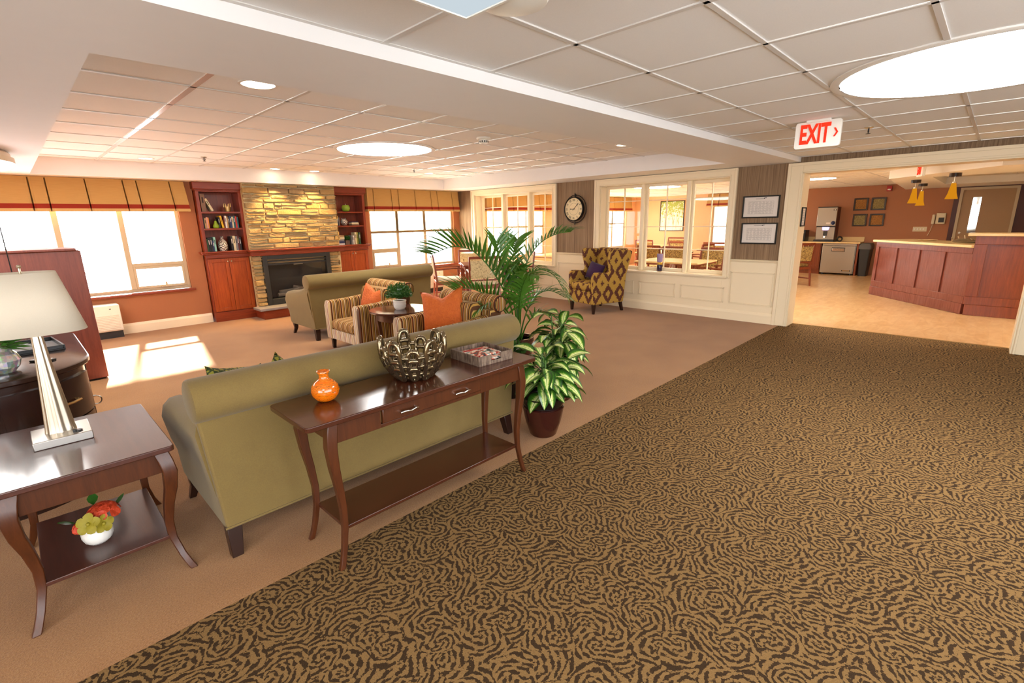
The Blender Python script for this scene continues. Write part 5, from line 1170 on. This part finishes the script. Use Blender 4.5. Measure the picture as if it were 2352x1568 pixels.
# ================================================================== WINDOW TABLE AND CHAIRS
def dining_chair(label, loc, rz, pad='branch_fabric', grp='wooden armchairs at the window table', seat='seat_cream', name='dining_chair'):
    t = thing(name, label, 'chair', loc, rz, grp); W, D = .26, .25
    for s in (-1, 1):
        b = B(); b.sweep([(s*W, .22+.00, .44), (s*W, .235, .25), (s*W, .27, 0)], [.032, .032, .026]); b.sweep([(s*W, .22, .44), (s*W, .235, .62), (s*W, .275, .92)], [.032, .032, .024]); b.build('rear_leg', 'chair_wood', t, bev=.003)
        b = B(); b.sweep([(s*W, -D, .64), (s*W, -D, .42), (s*W, -D+.005, 0)], [.032, .036, .026]); b.build('front_leg', 'chair_wood', t, bev=.003)
        b = B(); b.sweep([(s*W, -D-.02, .635), (s*W, -D-.02, .655)], [(.04, .05)]*2); b.tube([(s*W, -D-.03, .65), (s*W, -.1, .665), (s*W, .1, .65), (s*W, .24, .645)], .016, 8); b.build('arm', 'chair_wood', t, smooth=True)
        b = B(); b.box(s*W-.012, s*W+.012, -D, .22, .36, .42); b.box(s*W-.01, s*W+.01, -D, .24, .15, .175); b.build('side_rail', 'chair_wood', t)
    b = B(); b.box(-W, W, -D-.012, -D+.012, .36, .42); b.box(-W, W, .21, .235, .36, .42); b.build('seat_rail', 'chair_wood', t, bev=.002)
    b = B(); cushion(b, -W+.005, W-.005, -D-.01, .20, .42, .475, .012); b.build('seat', seat, t, smooth=True)
    b = B(); b.loft([[(x, y+.0, z) for x, y, z in ((-W, .262, .88), (W, .262, .88), (W, .285, .88), (-W, .285, .88))], [(x, y, z) for x, y, z in ((-W, .268, .925), (W, .268, .925), (W, .29, .925), (-W, .29, .925))]]); b.build('top_rail', 'chair_wood', t, bev=.003)
    b = B(); b.box(-W, W, .225, .245, .50, .53); b.build('lower_rail', 'chair_wood', t, bev=.003)
    b = B(); b.loft([[(-W+.02, .222, .54), (W-.02, .222, .54), (W-.02, .25, .54), (-W+.02, .25, .54)], [(-W+.02, .245, .85), (W-.02, .245, .85), (W-.02, .275, .85), (-W+.02, .275, .85)]]); b.build('back_pad', pad, t, bev=.008)
    return t
t = thing('window_table', 'square wooden table by the window beside the clock wall', 'table', (6.42, 7.06, 0), R(-35))
b = B(); b.box(-.42, .42, -.42, .42, .69, .72); b.build('table_top', 'chair_wood', t, bev=.006)
b = B(); b.box(-.37, .37, -.38, -.36, .61, .69); b.box(-.37, .37, .36, .38, .61, .69); b.box(-.38, -.36, -.36, .36, .61, .69); b.box(.36, .38, -.36, .36, .61, .69); b.build('apron', 'chair_wood', t)
for sx in (-1, 1):
    for sy in (-1, 1): b = B(); b.sweep([(sx*.36, sy*.36, .69), (sx*.36, sy*.36, 0)], [.06, .045]); b.build('leg', 'chair_wood', t, bev=.003)
gW = 'wooden armchairs at the window table'
ch = dining_chair('wooden armchair left of the window table, seen from its side', (5.82, 7.44, 0), R(58))
dup(ch, 'wooden armchair with its branch-patterned back toward us at the window table', (5.84, 6.44, 0), R(145), gW)
dup(ch, 'wooden armchair on the clock wall side of the window table', (6.96, 6.64, 0), R(-125), gW)
dup(ch, 'wooden armchair on the window side of the window table', (6.76, 7.76, 0), R(-35), gW)
t = thing('calla_vase', 'glass vase with a yellow flower on the window table behind the palm', 'vase', (6.50, 6.85, .72))
b = B(); b.lathe([(.001, 0), (.035, 0), (.04, .01), (.035, .1), (.045, .16), (.041, .16), (.03, .1), (.001, .02)], 24); b.build('glass', 'white_ceramic', t, smooth=True)
b = B(); b.tube([(0, 0, .12), (.02, 0, .2), (.06, .01, .22)], .004, 6); b.build('stem', 'stem_green', t)
b = B(); b.lathe([(.004, 0), (.02, .03), (.04, .07), (.03, .075), (.004, .02)], 16, (.05, 0, .2)); b.build('blossom', 'yellow_flower', t, smooth=True)

# ================================================================== ON THE CLOCK WALL
t = thing('wall_clock', 'round iron-ringed wall clock with roman numerals between the interior windows', 'clock', (XC, 5.595, 1.69), R(-90))
b = B(); b.torus((0, -.02, 0), (0, 1, 0), .245, .006, 64, 8); b.build('outer_ring', 'iron', t, smooth=True)
b = B(); b.xf(Matrix.Identity(4)); b.lathe([(.001, .015), (.205, .015), (.215, .03), (.215, .075), (.205, .085), (.197, .078), (.197, .06), (.001, .06)], 64); b.xf(Matrix.Rotation(R(90), 4, 'X')); b.build('case', 'iron', t, smooth=True)
b = B(); b.lathe([(.001, .061), (.197, .061), (.197, .064), (.001, .064)], 64); b.xf(Matrix.Rotation(R(90), 4, 'X')); b.build('dial', 'clock_face', t)
b = B()
for s in (1, -1): b.cyl((0, -.03, s*.2), (0, -.03, s*.285), .009, .004, 8); b.ball((0, -.03, s*.262), .012, 1, 8, 6)
b.box(-.01, .01, -.02, 0, .22, .26); b.build('finial', 'iron', t)
for i, n_ in enumerate(('XII', 'I', 'II', 'III', 'IIII', 'V', 'VI', 'VII', 'VIII', 'IX', 'X', 'XI')):
    a = R(30*i); b = text_mesh(n_, .062, .001, False, .8); b.xf(Matrix.Rotation(a, 4, 'Y')); b.xf(Matrix.Translation((.157*math.sin(a), -.0655, .157*math.cos(a)))); b.build('numeral', 'dark_ink', t)
b = B(); b.torus((0, -.0645, 0), (0, 1, 0), .105, .0012, 48, 4); b.build('dial_ring', 'ink', t)
def hand(ang, ln, nm):
    b = B(); a = R(ang); b.poly([(-.004, -.03), (.004, -.03), (.004, ln*.7), (.009, ln*.78), (0, ln), (-.009, ln*.78), (-.004, ln*.7)], 'y', -.07, -.067); b.xf(Matrix.Rotation(a, 4, 'Y')); b.build(nm, 'black_metal', t)
hand(46, .15, 'minute_hand'); hand(271, .085, 'hour_hand')
def calendar(label, y0, y1, z0, z1):
    t = thing('framed_calendar', label, 'framed calendar', (XC, (y0+y1)/2, (z0+z1)/2), R(-90), 'framed calendars right of the interior window'); W, H = (y1-y0)/2, (z1-z0)/2; f = .018
    b = B()
    for a in ((-W, -W+f, -H, H), (W-f, W, -H, H), (-W+f, W-f, -H, -H+f), (-W+f, W-f, H-f, H)): b.box(a[0], a[1], -.022, -.001, a[2], a[3])
    b.build('frame', 'black_metal', t, bev=.002)
    b = B(); b.box(-W+f, W-f, -.008, -.004, -H+f, H-f); b.build('sheet', 'paper', t)
    b = B(); L, T = W*.68, H*.62; y = (-.0088, -.008); n = 7
    for i in range(n+1): x = -L+2*L*i/n; b.box(x-.0006, x+.0006, *y, -T, T*.8)
    for j in range(6):
        z = T*.8-(1.8*T)*j/5; b.box(-L, L, y[0], y[1], z-.0008, z+.0008)
    b.build('grid_lines', 'ink', t)
    rg = random.Random(2); b = B()
    for i in range(7):
        for j in range(5):
            for k in range(3):
                x = -L+2*L*(i+.12)/n; z = T*.8-(1.8*T)*(j+.25+.25*k)/5; b.box(x, x+2*L/n*rg.uniform(.3, .7), y[0], y[1], z-.0018, z)
    b.box(-W*.3, W*.15, y[0], y[1], T*1.14, T*1.2); b.build('entries', 'ink', t)
    b = B(); b.poly([(W*.12, T*1.16), (W*.16, T*1.3), (W*.3, T*1.32), (W*.26, T*1.22), (W*.2, T*1.24), (W*.17, T*1.14)], 'y', *y); b.build('emblem', 'dark_ink', t)
calendar('black framed activity calendar, upper of the two right of the interior window', 2.165, 2.645, 1.475, 1.775)
calendar('black framed activity calendar, lower of the two right of the interior window', 2.16, 2.635, 1.12, 1.41)
t = thing('framed_notice', 'small black framed notice on the inner side of the wide opening', 'framed notice', (7.545, 1.905, 1.48))
b = B()
for a in ((-.09, -.075, -.125, .125), (.075, .09, -.125, .125), (-.075, .075, -.125, -.11), (-.075, .075, .11, .125)): b.box(a[0], a[1], -.018, -.001, a[2], a[3])
b.build('frame', 'black_metal', t, bev=.002)
b = B(); b.box(-.075, .075, -.006, -.002, -.11, .11); b.build('sheet', 'paper', t)
b = B()
for k in range(7): b.box(-.05, .05, -.0068, -.006, .08-.022*k, .084-.022*k)
b.box(.01, .03, -.0068, -.006, -.09, -.07); b.build('entries', 'ink', t)
t = thing('candle_jar', 'purple layered candle jar on the sill of the interior window', 'candle', (7.52, 3.93, WB+.028))
b = B(); b.lathe([(.001, 0), (.042, 0), (.044, .005), (.042, .09), (.036, .11)], 28); b.build('lower_jar', 'candle_purple', t, smooth=True)
b = B(); b.lathe([(.036, .105), (.042, .112), (.042, .135), (.036, .145), (.001, .145)], 28); b.build('gold_band', 'candle_gold', t, smooth=True)
b = B(); b.lathe([(.001, .14), (.036, .145), (.046, .165), (.048, .28), (.042, .282), (.04, .2), (.001, .19)], 28); b.build('upper_jar', 'candle_lavender', t, smooth=True)

# ================================================================== DINING ROOM (through the interior windows)
t = thing('framed_tree_picture', 'large framed picture of pale tree trunks with green leaves in the dining room', 'picture', (FX, 7.6, 1.56), R(-90))
b = B(); W, H = .41, .47
for a in ((-W, -W+.02, -H, H), (W-.02, W, -H, H), (-W+.02, W-.02, -H, -H+.02), (-W+.02, W-.02, H-.02, H)): b.box(a[0], a[1], -.03, 0, a[2], a[3])
b.build('frame', 'black_metal', t)
b = B(); b.box(-W+.02, W-.02, -.015, -.005, -H+.02, H-.02); b.build('canvas', 'birch_art', t)
gD = 'upholstered dining room armchairs'
def table2(label, loc, w_=.5, d_=.5, rz=0):
    t = thing('dining_table', label, 'table', loc, rz, 'dining room tables')
    b = B(); b.box(-w_, w_, -d_, d_, .70, .73); b.build('table_top', 'quartz', t, bev=.005)
    b = B(); b.box(-w_+.01, w_-.01, -d_+.01, d_-.01, .68, .70); b.build('edge', 'chair_wood', t)
    b = B(); b.cyl((0, 0, .03), (0, 0, .68), .045, seg=16); b.build('pedestal', 'chair_wood', t, smooth=True)
    b = B(); b.box(-.3, .3, -.03, .03, 0, .03); b.box(-.03, .03, -.3, .3, 0, .0301); b.build('foot', 'chair_wood', t)
table2('pale-topped dining table nearest the interior window', (8.72, 4.25, 0), .42, .62)
table2('pale-topped dining table behind the nearest one', (10.9, 5.6, 0)); table2('pale-topped dining table under the tree picture', (13.4, 7.0, 0)); table2('pale-topped dining table by the left interior window', (8.9, 7.2, 0)); table2('pale-topped dining table near the end wall window', (12.7, 4.9, 0))
d0 = dining_chair('dining armchair with gold patterned back seen between the nearest table and window post', (9.5, 4.82, 0), R(-95), 'dining_fabric', gD, 'dining_fabric')
for lb, loc, rz in (('dining armchair with gold patterned back at the right of the nearest table', (9.42, 3.85, 0), R(-80)), ('dining armchair at the near right corner of the nearest table', (8.55, 3.35, 0), R(165)),
    ('dining armchair facing away at the second table, left', (10.2, 5.5, 0), R(95)), ('dining armchair at the second table, right', (11.0, 4.85, 0), R(175)), ('dining armchair beyond the second table', (11.6, 5.7, 0), R(-90)),
    ('dining armchair in front of the end wall window', (12.0, 4.75, 0), R(90)), ('dining armchair under the tree picture, left', (12.7, 7.0, 0), R(90)), ('dining armchair under the tree picture, right', (14.1, 7.0, 0), R(-90)),
    ('dining armchair beside the left interior window table', (9.6, 7.2, 0), R(-90)), ('dining armchair on the near side of the left interior window table', (8.9, 6.5, 0), R(180))):
    dup(d0, lb, loc, rz, gD)
dup(d0, 'dining armchair just inside the wide opening, cut off by its left side', (12.0, 3.12, 0), R(150), gD)

# ================================================================== KITCHEN
def wpart(t, fn, nm, mt, **k): b = B(); fn(b); return b.build(nm, mt, t, w=True, **k)
t = thing('kitchen_base_cabinet', 'cherry base cabinet with brass handles against the far kitchen wall', 'cabinet', (14.98, 3.85, 0))
wpart(t, lambda b: b.box(14.78, FX-.01, 3.21, 3.88, .1, .79), 'carcass', 'kitchen_red')
wpart(t, lambda b: b.box(14.83, FX-.01, 3.21, 3.88, 0, .1), 'plinth', 'kitchen_red')
for y0, y1, hy in ((3.23, 3.55, 3.50), (3.57, 3.86, 3.62)):
    b = B(); s = .06; z0, z1 = .14, .77
    b.box(14.76, 14.78, y0, y0+s, z0, z1); b.box(14.76, 14.78, y1-s, y1, z0, z1); b.box(14.76, 14.78, y0+s, y1-s, z0, z0+s); b.box(14.76, 14.78, y0+s, y1-s, z1-s, z1); b.box(14.772, 14.78, y0+s, y1-s, z0+s, z1-s)
    d = b.build('door', 'kitchen_red', t, bev=.003, w=True); b = B(); b.tube([(14.76, hy, .62), (14.735, hy, .62), (14.735, hy, .74), (14.76, hy, .74)], .007, 8); b.build('handle', 'gold_metal', d, w=True)
wpart(t, lambda b: (b.box(14.76, FX-.01, 2.40, 2.44, 0, .79)), 'end_panel', 'kitchen_red')
t = thing('kitchen_worktop', 'pale stone worktop with upstand along the far kitchen wall', 'worktop', (14.98, 3.5, .79))
wpart(t, lambda b: b.box(14.74, FX-.01, 2.38, 3.89, .79, .83), 'slab', 'quartz', bev=.004); wpart(t, lambda b: b.box(FX-.02, FX-.005, 2.38, 3.89, .83, .94), 'upstand', 'quartz')
t = thing('undercounter_fridge', 'stainless steel undercounter fridge below the ice dispenser', 'fridge', (14.98, 2.83, 0))
wpart(t, lambda b: b.box(14.8, FX-.01, 2.46, 3.19, .04, .78), 'body', 'steel')
b = B(); b.box(14.75, 14.795, 2.47, 3.18, .05, .735); d = b.build('door', 'steel', t, bev=.006, w=True)
b = B(); b.box(14.745, 14.752, 2.68, 2.97, .59, .69); b.build('handle_recess', 'black_plastic', d, w=True); b = B(); b.box(14.735, 14.75, 2.69, 2.96, .6, .67); b.build('handle_plate', 'chrome', d, bev=.004, w=True)
b = B(); b.box(14.744, 14.752, 2.51, 2.70, .10, .13); b.build('badge', 'black_plastic', d, w=True)
b = B(); b.box(14.742, 14.745, 2.53, 2.68, .105, .125); b.build('badge_mark', 'gold_metal', d, w=True)
wpart(t, lambda b: b.box(14.76, 14.8, 2.47, 3.18, .745, .78), 'vent_strip', 'steel')
for y in (2.52, 3.13): wpart(t, lambda b: b.cyl((14.84, y, 0), (14.84, y, .045), .02), 'foot', 'black_plastic')
t = thing('ice_dispenser', 'tall stainless ice and water dispenser on the far kitchen worktop', 'ice dispenser', (14.98, 3.17, .83))
wpart(t, lambda b: b.box(14.86, FX-.02, 2.97, 3.40, .88, 1.69), 'cabinet', 'dark_wood_panel')
wpart(t, lambda b: b.box(14.80, 14.86, 2.97, 3.40, 1.22, 1.68), 'upper_door', 'steel', bev=.008); wpart(t, lambda b: b.box(14.84, 14.86, 2.98, 3.39, .88, 1.20), 'lower_panel', 'steel', bev=.004)
wpart(t, lambda b: b.box(14.76, FX-.02, 2.96, 3.42, .83, .88), 'base', 'dark_plastic', bev=.004); wpart(t, lambda b: b.box(14.8, 14.87, 2.97, 3.40, 1.68, 1.70), 'top_trim', 'dark_plastic')
wpart(t, lambda b: b.box(14.81, 14.86, 2.98, 3.39, 1.195, 1.22), 'shadow_line', 'black_plastic')
wpart(t, lambda b: b.poly([(3.10, 1.20), (3.26, 1.20), (3.25, 1.12), (3.12, 1.12)], 'x', 14.81, 14.85), 'chute', 'dispenser_glow')
wpart(t, lambda b: b.box(14.80, 14.85, 3.14, 3.22, .98, 1.10), 'nozzle', 'dark_plastic'); wpart(t, lambda b: b.lathe([(.001, 0), (.03, 0), (.03, .04), (.001, .04)], 16, (14.82, 3.18, .93)), 'cup_lever', 'chrome')
wpart(t, lambda b: b.ball((14.80, 3.03, 1.30), .045, 1.1, 16, 10), 'display', 'book_navy'); wpart(t, lambda b: b.box(14.79, 14.80, 3.09, 3.18, 1.27, 1.31), 'label_plate', 'paper')
wpart(t, lambda b: (b.box(14.795, 14.80, 2.99, 3.05, 1.60, 1.64)), 'badge', 'black_plastic'); wpart(t, lambda b: (b.box(14.792, 14.795, 3.005, 3.035, 1.61, 1.63)), 'badge_mark', 'white_plastic')
t = thing('coiled_cable', 'black coiled cable beside the ice dispenser', 'cable', (14.9, 2.86, .83)); b = B(); b.torus((0, 0, .07), (1, .3, 0), .055, .014, 20, 8); b.torus((.03, 0, .06), (1, -.2, 0), .05, .012, 20, 8); b.build('coil', 'black_plastic', t, smooth=True)
t = thing('coffee_machine', 'dark drink machine at the left end of the far worktop', 'coffee machine', (14.97, 3.78, .83))
wpart(t, lambda b: b.box(14.80, 15.15, 3.62, 3.98, .83, 1.12), 'body', 'black_plastic', bev=.012); wpart(t, lambda b: (b.box(14.79, 14.8, 3.66, 3.94, .9, 1.0)), 'front_panel', 'dark_plastic'); wpart(t, lambda b: b.box(14.79, 14.8, 3.66, 3.94, 1.04, 1.08), 'control_strip', 'steel')
t = thing('trash_bin', 'tall slim dark grey bin beside the fridge', 'bin', (14.95, 2.27, 0))
b = B(); b.loft([[(x, y, z) for x, y in rrect(14.95-a, 14.95+a, 2.27-c, 2.27+c, .03)] for z, a, c in ((0, .16, .085), (.66, .2, .115))]); b.build('body', 'bin_dark', t, smooth=True, w=True)
b = B(); b.loft([[(x, y, z) for x, y in rrect(14.95-a, 14.95+a, 2.27-c, 2.27+c, .03)] for z, a, c in ((.66, .215, .128), (.74, .215, .128), (.8, .19, .1), (.80, .15, .08))]); b.build('lid', 'bin_lid', t, smooth=True, w=True)
# peninsula
P1, P2 = Vector((11.5, 1.6)), Vector((9.92, .215)); dv = (P2-P1).normalized(); nv = Vector((dv.y, -dv.x)); nv = -nv if nv.dot(Vector((1, -1))) < 0 else nv; L = (P2-P1).length
ang = math.atan2(dv.y, dv.x)
t = thing('kitchen_peninsula', 'low cherry-panelled kitchen peninsula with pale worktop', 'kitchen counter', (P1.x, P1.y, 0), ang)
sg = 1 if Vector((-dv.y, dv.x)).dot(nv) > 0 else -1     # local +y*sg points away from the front
def ly(a, c): return (min(sg*a, sg*c), max(sg*a, sg*c))
b = B(); b.box(0, L, *ly(.02, .6), .16, .99); b.build('carcass', 'kitchen_cherry', t)
b = B(); b.box(.0, L, *ly(-.01, .6), 0, .16); b.build('plinth', 'kitchen_cherry', t, bev=.004)
b = B(); b.box(-.04, L+.02, *ly(-.05, .68), .99, 1.03); b.build('worktop', 'quartz', t, bev=.006)
pw = L/4
b = B(); b.box(0, L, *ly(0, .02), .16, .27); b.box(0, L, *ly(0, .02), .9, .99)
for k in range(5): x = min(max(k*pw-.04, 0), L-.06); b.box(x, x+.08, *ly(0, .02), .27, .9)
b.build('panel_frame', 'kitchen_cherry', t, bev=.004)
t = thing('reception_counter', 'tall cherry counter with raised pale top at the right of the opening', 'kitchen counter', (9.9, -.4, 0))
wpart(t, lambda b: b.box(9.92, 10.02, -1.2, .19, .16, 1.16), 'carcass', 'kitchen_red'); wpart(t, lambda b: b.box(9.875, 10.02, -1.2, .19, 0, .16), 'plinth', 'kitchen_red', bev=.004)
b = B()
for a in ((-1.2, .21, .16, .28), (-1.2, .21, 1.04, 1.16), (.07, .21, .28, 1.04), (-.62, -.52, .28, 1.04)): b.box(9.885, 9.92, a[0], a[1], a[2], a[3])
b.build('panel_frame', 'kitchen_red', t, bev=.004, w=True); wpart(t, lambda b: b.box(9.84, 10.3, -1.2, .30, 1.16, 1.2), 'worktop', 'quartz', bev=.006)
# things on the peninsula
def onp(u, v): q = P1+dv*u+nv*v; return (q.x, q.y, 1.03)
t = thing('plate', 'pale oval platter lying on the kitchen peninsula', 'plate', onp(.75, .35), ang)
b = B(); b.lathe([(.001, .004), (.1, .0), (.17, .018), (.165, .02), (.1, .006), (.001, .008)], 32, sy=.7); b.build('dish', 'quartz', t, smooth=True)
t = thing('chafing_rack', 'chrome wire rack of utensils on the kitchen peninsula', 'utensil rack', onp(1.5, .35), ang); b = B(); rg = random.Random(6)
b.lathe([(.001, .0), (.16, .0), (.2, .02), (.12, .06), (.001, .07)], 24, sy=.6); b.build('basin', 'steel', t, smooth=True)
for k in range(6):
    a = rg.uniform(0, 3.1); b = B(); b.tube([(-.3+.12*k, .05, .02), (-.26+.12*k, .0, .07+.02*(k % 3)), (-.2+.12*k, -.03, .05)], .008, 8); b.build('utensil', 'chrome', t, smooth=True)
# wall pieces
def art(label, y, z, mt):
    t = thing('framed_relief', label, 'wall art', (FX, y, z), R(-90), 'framed metallic reliefs on the kitchen wall'); b = B(); W = .15
    for a in ((-W, -W+.035, -W, W), (W-.035, W, -W, W), (-W+.035, W-.035, -W, -W+.035), (-W+.035, W-.035, W-.035, W)): b.box(a[0], a[1], -.035, 0, a[2], a[3])
    b.build('frame', 'dark_leg', t, bev=.004); b = B(); b.box(-W+.035, W-.035, -.02, -.004, -W+.035, W-.035); b.build('relief', mt, t)
art('upper left framed copper relief of the four on the kitchen wall', 2.56, 1.74, 'art_copper'); art('upper right framed silvery relief of the four on the kitchen wall', 2.20, 1.74, 'art_relief')
art('lower left framed silvery relief of the four on the kitchen wall', 2.54, 1.355, 'art_relief'); art('lower right framed gold relief of the four on the kitchen wall', 2.19, 1.355, 'art_copper')
t = thing('wall_telephone', 'pale wall telephone with handset on the kitchen wall', 'telephone', (FX, 1.0, 1.36), R(-90))
b = B(); b.box(-.07, .1, -.06, 0, -.115, .13); b.build('body', 'off_plastic', t, bev=.01); b = B(); b.box(-.02, .08, -.063, -.06, -.08, .03); b.build('keypad', 'dark_plastic', t); b = B(); b.box(-.14, -.085, -.08, -.01, -.12, .1); b.build('handset', 'off_plastic', t, bev=.015)
b = B(); b.tube([(-.11, -.04, -.12), (-.13, -.04, -.25), (-.17, -.05, -.38)], .006, 6); b.build('cord', 'off_plastic', t)
t = thing('switch_plate', 'wide cream switch plate on the kitchen wall', 'switch plate', (FX, 1.33, 1.13), R(-90)); b = B(); b.box(-.13, .13, -.008, 0, -.055, .055); b.build('plate', 'off_plastic', t, bev=.003)
for k in range(4): b = B(); b.box(-.11+.055*k, -.085+.055*k, -.014, -.008, -.02, .02); b.build('rocker', 'white_plastic', t)
t = thing('fire_alarm', 'red fire alarm strobe high on the kitchen wall', 'fire alarm', (FX, 2.03, 2.09), R(-90)); b = B(); b.box(-.05, .05, -.05, 0, -.06, .06); b.build('housing', 'red_plastic', t, bev=.005); b = B(); b.box(-.03, .03, -.065, -.05, -.04, -.01); b.build('lens', 'white_plastic', t)
def pendant(label, x, y, zb=1.665):
    t = thing('pendant_light', label, 'pendant light', (x, y, 2.05), 0, 'amber glass pendants above the peninsula')
    b = B(); b.lathe([(.001, -.05), (.07, -.05), (.07, 0), (.001, 0)], 20); b.build('canopy', 'dark_leg', t, smooth=True)
    b = B(); b.cyl((0, 0, -.05), (0, 0, -.14), .004, seg=6); b.lathe([(.001, -.15), (.02, -.15), (.02, -.12), (.001, -.12)], 12); b.build('cord', 'nickel', t)
    h = 2.05-zb; b = B(); b.lathe([(.028, -.14), (.05, -h+.08), (.075, -h), (.07, -h), (.046, -h+.08), (.024, -.145)], 24, cap=False); b.build('glass_shade', 'warm_pendant', t, smooth=True)
pendant('amber glass pendant, leftmost of the three above the peninsula', 11.07, 1.13); pendant('amber glass pendant, middle of the three above the peninsula', 12.6, 1.17, 1.64); pendant('amber glass pendant, rightmost of the three, nearest to us', 9.75, .56, 1.69)
# far door
t = bpy.data.objects.new('door_1', None); COL.objects.link(t); t.location = (FX-.02, .26, 0); t.rotation_euler = (0, 0, R(-90)); t['wloc'] = (0, 0, 0); struct(t, 'tan door with narrow glass at the back of the kitchen')
b = B(); b.box(-.47, -.42, -.03, 0, 0, 2.03); b.box(.42, .47, -.03, 0, 0, 2.03); b.box(-.42, .42, -.03, 0, 1.98, 2.03); b.build('door_frame', 'tan_frame', t)
b = B(); b.box(-.42, .42, -.012, -.002, 0, 1.98); b.build('door_slab', 'door_slab', t)
b = B(); b.box(-.24, -.1, -.016, -.012, 1.05, 1.82); b.build('door_glass', 'mirror_piece', t)
b = B(); b.cyl((-.36, -.012, 1.05), (-.36, -.05, 1.05), .02); b.build('door_handle', 'nickel', t)
